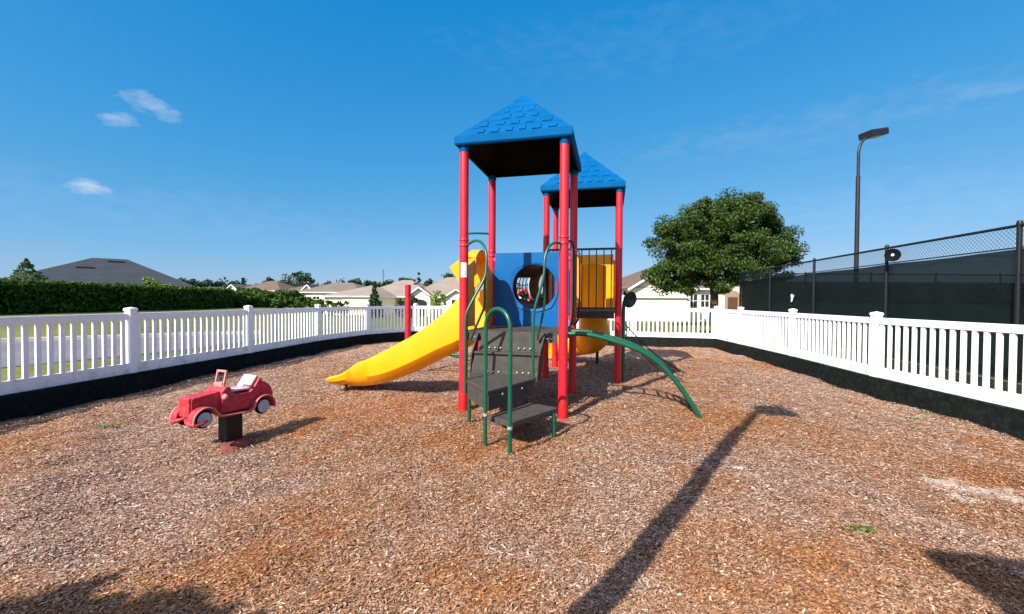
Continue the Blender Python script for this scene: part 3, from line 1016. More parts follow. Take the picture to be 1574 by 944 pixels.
# hoop hand rail at the lower step
P0, P1 = Vector((-.285, 4.535, 0)), Vector((-.015, 4.255, 0))
mid_ = (P0 + P1) / 2; hv = (P1 - P0) / 2
path = [P0 + Zv * -.15, P0 + Zv * .6, P0 + Zv * 1.28]
path += [mid_ - hv * math.cos(t) + Zv * (1.30 + .205 * math.sin(t)) for t in np.linspace(0, math.pi, 17)]
path += [P1 + Zv * 1.28, P1 + Zv * .6, P1 + Zv * -.15]
mb = MB(); mb.tube(path, .0225, 14)
hoop = mb.build('hoop_rail', M['green'], play, smooth=50)
mb = MB()
for p, z in ((P0, .33), (P1, .27)):
    mb.lathe(p + Zv * z, [(.029, 0), (.029, .03)], 12)
mb.build('rail_clamp', M['bolt'], hoop, smooth=40)
# two bent hand rails
def bent(main, second):
    mb = MB(); mb.tube(spline(main, 5), .0185, 12)
    o = mb.build('hand_rail', M['green'], play, smooth=50)
    mb = MB(); mb.tube(spline(second, 5), .0165, 12)
    mb.build('inner_bar', M['green'], o, smooth=50)
bent([(-.66, 5.97, 2.37), (-.52, 5.75, 2.41), (-.41, 5.60, 2.36), (-.345, 5.50, 2.22), (-.34, 5.45, 2.0), (-.37, 5.42, 1.86), (-.48, 5.36, 1.64), (-.57, 5.32, 1.45), (-.59, 5.31, 1.3), (-.59, 5.31, .9), (-.59, 5.31, .40)],
     [(-.35, 5.44, 1.92), (-.36, 5.47, 1.75), (-.365, 5.50, 1.52), (-.42, 5.56, 1.38), (-.52, 5.68, 1.16), (-.57, 5.74, 1.05)])
bent([(.64, 5.62, 2.37), (.55, 5.55, 2.36), (.47, 5.50, 2.28), (.425, 5.46, 2.13), (.415, 5.43, 1.95), (.385, 5.42, 1.80), (.31, 5.41, 1.55), (.285, 5.41, 1.40), (.28, 5.41, 1.2), (.28, 5.41, .9), (.28, 5.41, .42)],
     [(.41, 5.43, 1.92), (.42, 5.46, 1.75), (.425, 5.50, 1.52), (.40, 5.55, 1.36), (.36, 5.63, 1.15), (.35, 5.66, 1.06)])

# arch climber on the right -------------------------------------------------
arch = [(0, 1.10), (.30, 1.10), (.73, 1.0), (1.0, .905), (1.177, .81), (1.352, .675), (1.567, .42), (1.72, .20), (1.837, .0), (1.9, -.12)]
def AP(s, w_, z): return T(C1, .72 + s, w_, z)
ac = None
for w_ in (-.21, .26):
    mb = MB(); mb.tube(spline([AP(s_, w_, z) for s_, z in arch], 5), .035, 14)
    o = mb.build('arch_climber' if ac is None else 'side_rail', M['green'], play if ac is None else ac, smooth=50)
    if ac is None: ac = o
A2 = spline([AP(s_, 0, z) for s_, z in arch], 8)
for i in range(8, len(A2) - 10, 7):
    mb = MB(); mb.tube([A2[i] - V * .20, A2[i] + V * .23], .017, 10)
    mb.build('rung', M['green'], ac, smooth=40)
# chain net on the far tower's right side
NA, NBt = [Vector((2.20, 8.40, 1.02)), Vector((3.42, 8.12, -.02))], [Vector((2.50, 9.45, 1.16)), Vector((3.92, 9.20, -.02))]
def sag(a, b, t, d): return a.lerp(b, t) - Zv * (d * 4 * t * (1 - t))
net = MB()
rail = [[sag(a, b, k / 12, .16) for k in range(13)] for a, b in (NA, NBt)]
for r_ in rail: net.tube(r_, .013, 8)
for k in range(1, 12, 2):
    net.tube([rail[0][k].lerp(rail[1][k], j / 4) - Zv * .04 * math.sin(math.pi * j / 4) for j in range(5)], .009, 6)
for f in (.33, .67):
    net.tube([rail[0][k].lerp(rail[1][k], f) - Zv * .03 for k in range(13)], .008, 6)
net.build('chain_net', M['chain'], play, smooth=60)
# sticker on the front left post
p = posts['a', -1, -1][1]
mb = MB()
a0 = math.atan2(-p.y, -p.x)
arc = [a0 + R(t) for t in np.linspace(-42, 42, 9)]
rows = [[p + Vector((math.cos(a) * r_, math.sin(a) * r_, z)) for a in arc] for z, r_ in ((1.92, .0655), (2.13, .0655))]
mb.loft(rows, closed=False, cap=False)
mb.build('sticker', M['sticker'], posts['a', -1, -1][0], smooth=60, fix=False)
mb = MB()
for z in (1.955, 1.975, 1.995):
    mb.loft([[p + Vector((math.cos(a) * .0665, math.sin(a) * .0665, zz)) for a in arc[2:7]] for zz in (z, z + .008)], closed=False, cap=False)
mb.build('sticker_print', basic('faded print', lin(150, 150, 154), .7, .2, 60), posts['a', -1, -1][0], fix=False)
# clamps on posts where rails meet
for key in (('a', -1, -1), ('a', 1, -1), ('a', 1, 1), ('a', -1, 1), ('b', 1, -1)):
    po, p = posts[key]
    mb = MB()
    for z in ((2.36, 2.44) if key[0] == 'a' else (2.6,)):
        mb.lathe(p + Zv * z, [(.068, 0), (.071, .004), (.071, .026), (.068, .03)], 18)
    mb.build('clamp', M['red'], po, smooth=40)

# talk tube beside the far tower
tt = thing('talk_tube', 'green speaking tube with a dark funnel mouth beside the far tower post', 'talk tube', (2.22, 8.28, 0))
mb = MB(); mb.tube(spline([(2.22, 8.28, -.15), (2.22, 8.28, .6), (2.22, 8.28, 1.45), (2.235, 8.25, 1.60), (2.27, 8.20, 1.64)], 6), .034, 14)
mb.build('pipe', M['green'], tt, smooth=50)
mb = MB()
ax_ = Vector((.42, -.88, -.2)).normalized(); c = Vector((2.255, 8.22, 1.64))
mb.lathe(c, [(.045, -.04), (.05, .0), (.09, .05), (.155, .10), (.165, .112), (.155, .108), (.08, .05), (.03, .02)], 24, ax_)
mb.build('funnel', M['dark_green'], tt, smooth=50)
mb = MB(); mb.lathe(Vector((2.235, 8.25, 1.70)), [(.02, 0), (.03, .02), (.03, .07), (.015, .09)], 12)
mb.build('cap', M['dark_green'], tt, smooth=50)

# red posts with low bars behind the slide
ex = thing('balance_station', 'three short red posts with low green bars behind the yellow slide', 'play station', (-1.2, 9.2, 0))
for (x, y, h) in ((-2.27, 9.08, 1.90), (-.68, 8.9, 1.75), (.03, 10.6, 2.02)):
    ln = .06 if x == -.68 else 0
    mb = MB(); mb.tube([(x - ln, y, -.2), (x + ln, y, h)], .064, 18)
    p_ = mb.build('post', M['red'], ex, smooth=40)
    mb = MB(); mb.lathe((x + ln, y, h), [(.066, -.02), (.066, .004), (.05, .018), (.01, .024)], 18)
    mb.build('post_cap', M['red'], p_, smooth=40)
mb = MB(); mb.tube([(-2.27, 9.08, .42), (-.68, 8.9, .40)], .03, 12); mb.build('low_bar', M['green'], ex, smooth=40)
mb = MB(); mb.tube([(-1.36, 8.98, .41), (-.68, 8.9, .24)], .026, 12); mb.build('brace', M['green'], ex, smooth=40)
mb = MB()
rc = Vector((.30, 10.55, 1.68))
mb.tube([rc + Vector((math.cos(t) * .17, 0, math.sin(t) * .17)) for t in np.linspace(0, 2 * math.pi, 25)[:-1]], .035, 10, closed=True)
mb.tube([(.05, 10.6, 1.68), rc - Vector((.17, 0, 0))], .02, 8)
mb.build('ring', M['red'], ex, smooth=60)

# ------------------------------------------------------------------ toy car on a pedestal
car = thing('ride_on_car', 'faded red toy roadster ride mounted on a black pedestal', 'ride toy', (-3.15, 4.58, 0), math.atan2(.923, .384))
car.scale = (.92, .92, .97)
def lprism(prof, y0, y1):
    mb = MB(); mb.prism([(x, y0, z) for x, z in prof], (0, y1 - y0, 0)); return mb
# body tub (x towards the rear, side profile)
hood = [(-.44, .40), (-.44, .585), (-.425, .60), (-.13, .625), (-.13, .40)]
body = lprism(hood, -.105, .105)
bd = body.build('body', M['pink'], car, bevel=.014, local=True)
cowl = [(-.14, .38), (-.14, .62), (-.10, .665), (-.045, .665), (-.02, .60), (.02, .565), (.20, .555), (.245, .60), (.315, .70), (.335, .71), (.36, .66), (.42, .63), (.475, .58), (.50, .50), (.505, .44), (.47, .42), (.44, .40), (.25, .385), (.20, .37)]
lprism(cowl, -.150, .150).build('cabin', M['pink'], bd, bevel=.018, local=True)
# grille
lprism([(-.458, .405), (-.458, .595), (-.438, .61), (-.436, .405)], -.09, .09).build('grille', M['pink'], bd, bevel=.006, local=True)
# running boards and fenders, one per side
def arc_pts(cx_, cz_, r_, a0_, a1_, n_): return [(cx_ + r_ * math.cos(R(a)), cz_ + r_ * math.sin(R(a))) for a in np.linspace(a0_, a1_, n_)]
for sd in (-1, 1):
    y0, y1 = (.10, .205) if sd > 0 else (-.205, -.10)
    out = arc_pts(-.35, .372, .132, 190, 20, 14) + [(-.17, .375), (.16, .352), (.20, .372)] + arc_pts(.35, .362, .140, 165, -12, 14)
    inn = arc_pts(.35, .362, .118, -12, 165, 14) + [(.21, .352), (.16, .334), (-.17, .355)] + arc_pts(-.35, .372, .112, 20, 190, 14)
    lprism(out + inn, y0, y1).build('fender', M['pink'], car, smooth=40, local=True)
    mb = MB()
    edge = out
    mb.tube([(x, sd * .205, z - .004) for x, z in edge], .0075, 6)
    mb.build('fender_trim', M['pale_trim'], car, smooth=60, local=True)
    for wx, wz in ((-.35, .372), (.35, .362)):
        mb = MB(); mb.lathe((wx, sd * .115, wz), [(.06, 0), (.088, .004), (.094, .018), (.094, .042), (.086, .058), (.070, .060)], 28, (0, sd, 0))
        wh = mb.build('wheel', M['tyre'], car, smooth=40, local=True)
        mb = MB(); mb.lathe((wx, sd * .173, wz), [(.076, 0), (.076, .006), (.066, .010), (.046, .007), (.026, .009), (.020, .016), (.004, .018)], 24, (0, sd, 0))
        mb.build('hubcap', M['hub'], wh, smooth=40, local=True)
    mb = MB(); mb.lathe((-.10, sd * .155, .56), [(.012, 0), (.03, .012), (.034, .03), (.026, .045), (.008, .05)], 14, (-.8, sd * .5, .2))
    mb.build('side_lamp', M['pale_trim'], car, smooth=60, local=True)
    mb = MB()
    mb.tube([(-.42, sd * .02, .388), (-.465, sd * .05, .375), (-.485, sd * .10, .360), (-.482, sd * .16, .345), (-.46, sd * .205, .338), (-.41, sd * .225, .345), (-.345, sd * .228, .366)], [.016, .019, .021, .022, .020, .018, .012], 10)
    mb.build('bumper', M['pink'], car, smooth=60, local=True)
# windscreen frame
mb = MB()
for y in (-.075, .075): mb.beam((-.080, y, .655), (-.045, y, .825), .022, .022, (1, 0, 0))
mb.beam((-.044, -.086, .828), (-.044, .086, .828), .022, .024)
mb.box((-.082, 0, .672), (.03, .15, .07))
mb.build('windscreen_frame', M['pale_trim'], car, bevel=.005, local=True)
# seat and its tilted back
mb = MB()
mb.prism([(-.02, -.10, .595), (.23, -.10, .578), (.23, .10, .578), (-.02, .10, .595)], (0, 0, .022))
mb.build('seat', M['pink_seat'], car, bevel=.006, local=True)
mb = MB()
mb.prism([(.225, -.115, .592), (.322, -.115, .718), (.322, .115, .718), (.225, .115, .592)], Vector((-.022, 0, .017)))
mb.build('seat_back', M['pink_seat'], car, bevel=.006, local=True)
mb = MB(); mb.box((.05, .0, .16), (.19, .17, .44)); mb.build('pedestal', M['pedestal'], car, bevel=.012, local=True)
mb = MB()
pts = blob(.0, -.12, .30, .17, .9, 36, .16, 8)
mb.loft([[(x, y, -.05) for x, y in pts], [(x, y, .012) for x, y in pts], [(.0 + x * .8, -.12 + (y + .12) * .8, .03) for x, y in pts]])
mb.build('footing', M['footing'], car, smooth=50, local=True)

# ------------------------------------------------------------------ tennis court fence
FX = lambda Y: 8.5 + (Y - 7) * .171
CY = [.9, 3.95, 7.0, 10.05, 13.2, 16.3, 19.4]
GZ, FT, WS = .25, 2.90, 2.52
def screen_mat():
    b = NB('dark windscreen cloth')
    t = b.n('ShaderNodeTexCoord').outputs['Object']
    n1 = b.noise(t, 1.3, 5, .6)
    b.l(b.ramp(n1, [(.3, lin(6, 16, 16)), (.7, lin(12, 27, 26))]), b.p.inputs['Base Color'])
    b.p.inputs['Roughness'].default_value = .8
    b.p.inputs['Specular IOR Level'].default_value = .2
    tr = b.n('ShaderNodeBsdfTransparent')
    tr.inputs[0].default_value = (.75, .9, .86, 1)
    ms = b.n('ShaderNodeMixShader'); ms.inputs[0].default_value = .07
    b.l(b.p.outputs[0], ms.inputs[1]); b.l(tr.outputs[0], ms.inputs[2]); b.l(ms.outputs[0], b.out.inputs[0])
    return b.m
M['screen'] = screen_mat()
def link_fence(label, pts, seed, full=True):
    root = thing('chain_link_fence', label, 'fence', (pts[0][0], pts[0][1], GZ))
    for i, (x, y) in enumerate(pts):
        mb = MB(); mb.tube([(x, y, GZ - .1), (x, y, FT + .05)], .036, 14)
        p = mb.build('post', M['black_steel'], root, smooth=40)
        mb = MB(); mb.lathe((x, y, FT + .05), [(.041, -.03), (.041, .0), (.03, .03), (.005, .04)], 14)
        mb.build('post_cap', M['black_steel'], p, smooth=40)
    a, b = Vector((*pts[0], 0)), Vector((*pts[-1], 0))
    d = (b - a).normalized(); L = (b - a).length; nrm = Vector((d.y, -d.x, 0))
    for z, r in ((FT, .026), (WS + .012, .012), (GZ + .06, .012)):
        mb = MB(); mb.tube([a + Zv * z, b + Zv * z], r, 10); mb.build('rail', M['black_steel'], root, smooth=40)
    # woven wire: two families of diagonal wires
    mb = MB()
    H0 = WS - .9 if full else WS - .1
    hh = FT - H0
    st_ = .078
    k = -int(hh / st_) - 1
    off = nrm * .034
    while k * st_ < L:
        for sgn in (1, -1):
            x0, x1 = k * st_, k * st_ + hh
            z0, z1 = (H0, FT) if sgn > 0 else (FT, H0)
            t0, t1 = max(0, -x0 / hh), min(1, (L - x0) / hh)
            if t1 > t0:
                q0 = a + d * (x0 + hh * t0) + Zv * (z0 + (z1 - z0) * t0) + off * (1 + .04 * sgn)
                q1 = a + d * (x0 + hh * t1) + Zv * (z0 + (z1 - z0) * t1) + off * (1 + .04 * sgn)
                mb.tube([q0, q1], .0028, 3, cap=False)
        k += 1
    mb.build('chain_mesh', M['black_steel'], root, fix=False)
    # cloth with a little slack
    mb = MB()
    nx, nz = int(L / .3), 8
    rr = random.Random(seed)
    ph = [rr.uniform(0, 6) for _ in range(4)]
    off2 = nrm * .06
    rows = []
    for j in range(nz + 1):
        z = GZ + .05 + (WS - GZ - .05) * j / nz
        rows.append([a + d * (L * i / nx) + off2 + nrm * (.018 * math.sin(i * .9 + ph[0] + j * .4) + .012 * math.sin(i * 2.1 + ph[1] - j * .7)) + Zv * (z - (.02 * abs(math.sin(math.pi * L * i / nx / 3.05)) if j == nz else 0)) for i in range(nx + 1)])
    mb.loft(rows, closed=False, cap=False)
    mb.build('windscreen', M['screen'], root, smooth=60, fix=False)
    return root, d, nrm
cf, cd, cn = link_fence('tall black chain link court fence with dark windscreen, nearest the right white fence', [(FX(y), y) for y in CY], 2)
link_fence('far black chain link fence with windscreen closing off the back of the court', [(FX(19.4) + 3.05 * k, 19.4 + .02 * k) for k in range(8)], 3, False)
mb = MB()
c = Vector((FX(9.72), 9.72, 2.70)) - cn * .09
face = Vector((-.74, -.67, 0)).normalized()
dn = thing('round_fixture', 'round black disc with a pale hub near the top of the court fence', 'fixture', c)
mb = MB(); mb.lathe(c, [(.05, -.09), (.125, -.05), (.145, -.02), (.148, .03), (.135, .045), (.10, .03), (.06, .02), (.05, .02)], 30, face)
mb.build('disc', M['tyre'], dn, smooth=40)
mb = MB(); mb.lathe(c + face * .02, [(.03, 0), (.03, .014), (.018, .022)], 14, face); mb.build('hub', M['white_trim'], dn, smooth=40)
mb = MB()
c = Vector((FX(14.5), 14.5, 1.74)) - cn * .02
pp = [(-.16, .10), (-.05, .06), (.02, .13), (.13, .10), (.08, -.02), (.10, -.16), (.0, -.14), (-.05, -.03)]
mb.prism([c + cd * a + Zv * b for a, b in pp], cn * -.008)
tag(mb.build('paper_scrap', M['sticker']), 'small ragged white scrap caught on the dark windscreen', 'scrap')

# ------------------------------------------------------------------ court lamp, and its twin behind the photographer whose shadow crosses the chips
def lamp(label, x, y, top, hd, dist=.55, k=1.0, pr=.06):
    root = thing('court_lamp', label, 'lamp post', (x, y, GZ))
    hd = Vector(hd).normalized()
    b = Vector((x, y, 0))
    mb = MB(); mb.tube([b + Zv * (GZ - .2), b + Zv * (top - 1.55)], [pr * 1.15, pr], 16); mb.build('pole', M['lamp_body'], root, smooth=40)
    mb = MB()
    mb.tube([b + Zv * (top - 1.60), b + Zv * (top - .85)] + [b + hd * (dist * (1 - math.cos(t))) + Zv * (top - .85 + .62 * math.sin(t)) for t in np.linspace(.1, 1.25, 9)], pr * .72, 14)
    mb.build('arm', M['lamp_body'], root, smooth=50)
    sd = Vector((-hd.y, hd.x, 0))
    tilt = (hd + Zv * .20).normalized(); up = sd.cross(tilt) * 1
    if up.z < 0: up = -up
    c = b + hd * (dist * .68 + .42 * k) + Zv * (top - .10)
    mb = MB()
    for z0, z1, s0, s1 in ((-.11, .07, .97, 1.0), (.07, .10, 1.0, .94)):
        q0 = [c + tilt * (sx * .50 * s0 * k) + sd * (sy * .32 * s0 * k) + up * z0 for sx, sy in ((-1, -1), (1, -1), (1, 1), (-1, 1))]
        q1 = [c + tilt * (sx * .50 * s1 * k) + sd * (sy * .32 * s1 * k) + up * z1 for sx, sy in ((-1, -1), (1, -1), (1, 1), (-1, 1))]
        mb.loft([q0, q1])
    h = mb.build('lamp_head', M['lamp_body'], root)
    mb = MB(); mb.box(c - up * .115 + tilt * .05, (.68 * k, .46 * k, .012), tilt, sd, up); mb.build('lens', M['lens'], h)
    return root
lamp('tall curved court lamp standing behind the dark windscreen', 11.55, 14.0, 7.36, (.85, .15, 0), .42, .70)
TE = math.tan(R(SUN_EL))
def caster(gx_, gy_, h):        # where something of height h stands whose shadow falls at (gx, gy)
    return gx_ - .627 * h / TE, gy_ - .779 * h / TE
lx, ly = caster(3.80, 6.32, 6.2)
lamp('tall curved lamp behind the viewer', lx, ly, 6.55, (-.25, -.97, 0), .3, .62, .078)

# ------------------------------------------------------------------ trees and hedges
def leaves(centres, radii, per, size, rg, flat=.5, up=.25):
    """leaf quads gathered in clumps; returns vertices"""
    cs = np.repeat(centres, per, 0)
    rs = np.repeat(radii, per, 0)
    n = len(cs)
    dv = rg.normal(size=(n, 3)); dv /= np.linalg.norm(dv, axis=1)[:, None]
    rad = rg.random(n) ** .45
    off = dv * rad[:, None] * rs
    P = cs + off
    nrm = dv * .6 + rg.normal(size=(n, 3)) * .7 + np.array([0, 0, up])
    nrm /= np.linalg.norm(nrm, axis=1)[:, None]
    t = np.cross(nrm, rg.normal(size=(n, 3))); t /= np.linalg.norm(t, axis=1)[:, None]
    b = np.cross(nrm, t)
    s = size * rg.uniform(.6, 1.3, n)[:, None]
    return np.stack([P - t * s, P - b * s * flat, P + t * s, P + b * s * flat], 1).reshape(-1, 3)

def leaf_obj(name, V_, m, parent=None):
    n = len(V_) // 4
    me = bpy.data.meshes.new(name)
    me.vertices.add(n * 4); me.loops.add(n * 4); me.polygons.add(n)
    if parent is not None: V_ = V_ - np.array(parent.location)
    me.vertices.foreach_set('co', V_.astype(np.float32).ravel())
    me.loops.foreach_set('vertex_index', np.arange(n * 4, dtype=np.int32))
    me.polygons.foreach_set('loop_start', np.arange(0, n * 4, 4, dtype=np.int32))
    me.polygons.foreach_set('loop_total', np.full(n, 4, dtype=np.int32))
    me.update(calc_edges=True)
    me.materials.append(m)
    o = bpy.data.objects.new(name, me); col.objects.link(o)
    if parent is not None: o.parent = parent
    return o

def lobed_oak(label, lobes, trunk_px, Y, m, seed, per=340, size=.072, nclump=360, clump=.48):
    rg = np.random.default_rng(seed); rr = random.Random(seed)
    b = Vector(((trunk_px - CX) * Y / FPX, Y, gz_((trunk_px - CX) * Y / FPX, Y)))
    root = thing('oak_tree', label, 'tree', b)
    C, Rd = [], []
    wsum = sum(l[2] * l[3] for l in lobes)
    for (px_, py_, rx, ry, dy) in lobes:
        c = at(px_, py_, Y + dy); k = Y / FPX
        for _ in range(int(nclump * rx * ry / wsum)):
            p = rg.normal(size=3); p /= np.linalg.norm(p); p *= rg.uniform(.2, 1) ** .4
            s_ = clump * rg.uniform(.6, 1.4)
            C.append([c.x + p[0] * (rx * k - s_ * .6), c.y + p[1] * (min(rx, 75) * k * .9), c.z + p[2] * (ry * k - s_ * .5)])
            Rd.append([s_ * 1.15, s_ * 1.15, s_ * .8])
    C, Rd = np.array(C), np.array(Rd)
    mb = MB()
    top = b + Vector((.2, 0, 4.6))
    mb.tube(spline([b - Zv * .2, b + Zv * .3, b + Vector((.05, .05, 1.6)), b + Vector((-.05, .1, 3.0)), top], 4), [.34, .30, .27, .25, .24, .23, .22, .22, .21, .20, .19, .17, .15, .13, .11, .09, .07], 10)
    for j in range(16):
        tgt = Vector(C[rr.randrange(len(C))]); st0 = b.lerp(top, rr.uniform(.4, .9))
        mb.tube(spline([st0, st0.lerp(tgt, .5) + Zv * rr.uniform(.1, .5), tgt], 3), [.10 * (1 - i / 7.5) for i in range(7)], 6)
    mb.build('trunk', M['bark'], root, smooth=60)
    leaf_obj('crown', leaves(C, Rd, per, size, rg), m, root)

def tree(name, label, cat, base, H, crown, m, seed, nclump=60, per=120, size=.09, trunk_r=.15, clear=.3, shape='round', group=None, clump=.17):
    """crown = (rx, ry): half widths; clear = fraction of the height that is bare trunk"""
    base = Vector(base)
    rg = np.random.default_rng(seed)
    rr = random.Random(seed)
    root = thing(name, label, cat, base, group=group)
    cb, ct = H * clear, H
    cz = (cb + ct) / 2; rz = (ct - cb) / 2
    C, Rd = [], []
    while len(C) < nclump:
        p = rg.normal(size=3); p /= np.linalg.norm(p)
        p *= rg.uniform(.25, 1) ** .5
        if shape == 'cone':
            t = rg.random() ** 1.4
            a = rg.uniform(0, 2 * math.pi)
            k = (1 - t) * rg.uniform(.4, 1)
            q = np.array([crown[0] * k * math.cos(a), crown[1] * k * math.sin(a), cb + (ct - cb) * t])
            s_ = max(.25, (1 - t)) * clump * crown[0] * 2.2
            C.append(q); Rd.append([s_, s_, s_ * .8]); continue
        wob = 1 + .16 * math.sin(3 * math.atan2(p[1], p[0]) + seed) + .10 * math.sin(5 * p[2] + seed * 2)
        q = np.array([p[0] * crown[0] * wob * .86, p[1] * crown[1] * wob * .86, cz + p[2] * rz * .88])
        if p[2] < -.3: q[:2] *= 1.08
        s_ = rg.uniform(.6, 1.35) * clump * (crown[0] + rz)
        C.append(q); Rd.append([s_, s_, s_ * .75])
    C, Rd = np.array(C), np.array(Rd)
    mb = MB()
    top = Vector((rr.uniform(-.05, .05) * crown[0], rr.uniform(-.05, .05), cb + (ct - cb) * (.55 if shape == 'round' else .9)))
    k = 6
    pth = [Vector((0, 0, -.2)), Vector((0, 0, .05 * H))] + [Vector((0, 0, 0)).lerp(top, j / k) + Vector((rr.uniform(-1, 1), rr.uniform(-1, 1), 0)) * trunk_r * .35 for j in range(1, k + 1)]
    mb.tube([base + p for p in pth], [trunk_r * 1.45, trunk_r * 1.1] + [trunk_r * (1 - .75 * j / k) for j in range(1, k + 1)], 10)
    if shape == 'round':
        for j in range(min(14, nclump // 4)):
            tgt = Vector(C[j]); st0 = Vector((0, 0, 0)).lerp(top, rr.uniform(.45, .9))
            mid_p = st0.lerp(tgt, .5) + Vector((0, 0, .08 * H * rr.uniform(.2, 1)))
            mb.tube([base + p for p in spline([st0, mid_p, tgt], 3)], [trunk_r * .42 * (1 - i / 7.5) for i in range(7)], 6)
    mb.build('trunk', M['bark'], root, smooth=60)
    Vv = leaves(C, Rd, per, size, rg) + np.array(base)
    leaf_obj('crown', Vv, m, root)
    return root

gz_ = lambda x, y: float(ground_h(x, y))
def tree_px(name, label, cat, x0, x1, ytop, Y, m, seed, **kw):
    xc = (x0 + x1) / 2
    X = (xc - CX) * Y / FPX
    zb = gz_(X, Y)
    ztop = CAMH + (HY - ytop) * Y / FPX
    rx = (x1 - x0) / 2 * Y / FPX
    return tree(name, label, cat, (X, Y, zb), ztop - zb, (rx, rx), m, seed, **kw)

# the big oak right of centre
lobed_oak('big round oak tree in front of the cream house beside the court', [(1114, 368, 82, 76, 0), (1042, 386, 54, 70, -.3), (1074, 420, 84, 34, -.6), (1180, 380, 46, 62, .5), (1150, 350, 46, 54, .4), (1090, 372, 76, 66, .9), (1020, 424, 34, 26, -.2), (1128, 322, 50, 32, 0), (1196, 408, 34, 28, .3), (1070, 345, 50, 46, .2)], 1097, 23.0, M['oak_leaf'], 21)

# hedge on the left: clipped wall, then looser bushes further away
def hedge(label, x, y0, y1, h, dep, seed, loose, n, size):
    rg = np.random.default_rng(seed)
    root = thing('hedge', label, 'hedge', (x, (y0 + y1) / 2, gz_(x, (y0 + y1) / 2)))
    mb = MB()
    k = max(2, int((y1 - y0) / 3))
    rings = []
    for j in range(k + 1):
        y = y0 + (y1 - y0) * j / k
        zb = gz_(x, y); hh = h * (1 + loose * .25 * math.sin(j * 1.9 + seed)) - .25
        xo = loose * .5 * math.sin(j * 1.3)
        rings.append([Vector((x + xo + a * dep * .42, y, zb + b * hh)) for a, b in ((-1, -.05), (1, -.05), (1.0, .9), (.8, 1), (-.8, 1), (-1, .9))])
    mb.loft(rings); mb.build('branches', M['hedge_core'], root)
    u = rg.random(n); y = y0 + (y1 - y0) * u
    side = rg.random(n)
    hl = h * (1 + loose * (.22 * np.sin(y * .63 + seed) + .14 * np.sin(y * 1.7)))
    tpart = side < .42
    z = np.where(tpart, hl + rg.normal(0, .06 + .12 * loose, n), rg.random(n) * hl)
    xx = np.where(tpart, (rg.random(n) - .5) * dep, dep * .5 * np.where(rg.random(n) < .75, 1, -1) + rg.normal(0, .10 + .1 * loose, n))
    xx = xx + loose * .5 * np.sin((y - y0) / max(.1, (y1 - y0) / k) * 1.3)
    zb = ground_h(np.full(n, x), y)
    P = np.stack([x + xx, y, zb + z], -1)
    Vv = leaves(P, np.full((n, 3), .16), 1, size, rg)
    leaf_obj('leaves', Vv, M['hedge_leaf'], root)
hedge('long clipped dark green hedge beyond the road on the left', -40.0, 20, 58, 2.50, 2.4, 3, .0, 26000, .17)
hedge('loose bushy hedge continuing behind the clipped one', -40.5, 58.5, 112, 2.22, 3.2, 5, .55, 16000, .26)

tree_px('conifer', 'wispy young conifer poking above the hedge at far left', 'tree', 2, 80, 403, 46.0, M['light_pine'], 31, nclump=330, per=11, size=.14, trunk_r=.09, clear=.35, shape='cone', clump=.055)
tree_px('shrub', 'light green shrub above the hedge before the grey roof', 'shrub', 205, 258, 428, 52.0, M['light_leaf'], 32, nclump=26, per=60, size=.2, trunk_r=.08, clear=.2)
tree_px('conifer', 'compact dark green cypress standing before the beige garage house', 'tree', 561, 591, 436, 47.0, M['pine_leaf'], 33, nclump=170, per=60, size=.13, trunk_r=.1, clear=.02, shape='cone', clump=.15)
tree_px('young_tree', 'thin young tree with sparse crown by the white portico', 'tree', 662, 687, 445, 44.0, M['light_leaf'], 34, nclump=22, per=26, size=.14, trunk_r=.06, clear=.32)
tree_px('palm', 'small bushy palm beside the porch', 'plant', 622, 642, 452, 46.0, M['dark_leaf'], 35, nclump=14, per=40, size=.2, trunk_r=.08, clear=.3)
for i, (x0, x1, yt, Y, lb) in enumerate(((500, 520, 461, 50, 'rounded green shrub at the corner of the pale garage wall'), (515, 538, 462, 47, 'low dark shrub in front of the pale garage wall'),
                                         (606, 632, 461, 45, 'blue green shrub against the tan wall'), (480, 506, 461, 60, 'shrub at the end of the loose hedge'))):
    tree_px('shrub', lb, 'shrub', x0, x1, yt, Y, M['hedge_leaf'] if i != 2 else M['dark_leaf'], 40 + i, nclump=18, per=60, size=.16, trunk_r=.05, clear=.02)
for i, (x0, x1, yt, Y, lb) in enumerate(((438, 486, 420, 120, 'dark broad crowned tree, tallest above the far roofs'), (300, 330, 433, 130, 'dark round tree left of the far gabled roof'),
                                         (366, 382, 428, 125, 'small pointed tree above the white far gable'), (405, 424, 427, 125, 'narrow tree between the far roofs left of the broad dark tree'),
                                         (608, 640, 425, 115, 'dark bushy tree behind the beige roofs left of a pointed one'), (636, 652, 421, 115, 'narrow pointed tree between two bushy ones behind the beige roofs'),
                                         (652, 668, 424, 115, 'dark bushy tree behind the beige roofs right of a pointed one'), (676, 716, 420, 105, 'tree rising behind the roof next to the slide hood'),
                                         (270, 306, 430, 125, 'broad tree just right of the big grey roof'), (955, 1000, 424, 70, 'green tree behind the brown roof between the far tower and the oak'))):
    tree_px('tree', lb, 'tree', x0, x1, yt, Y, M['dark_leaf'], 60 + i, nclump=34, per=46, size=.42, trunk_r=.22, clear=.18, shape='cone' if i in (2, 5) else 'round')
for i, (x0, x1, yt, Y) in enumerate(((352, 392, 449, 60), (386, 424, 451, 62), (418, 452, 455, 62), (446, 484, 456, 63), (476, 512, 459, 63), (506, 540, 462, 60))):
    tree_px('shrub', 'loose leafy green shrub in the row before the far roofs', 'shrub', x0, x1, yt, Y, M['hedge_leaf'], 140 + i, nclump=26, per=90, size=.17, trunk_r=.05, clear=.02, group='shrubs in the row before the far roofs')
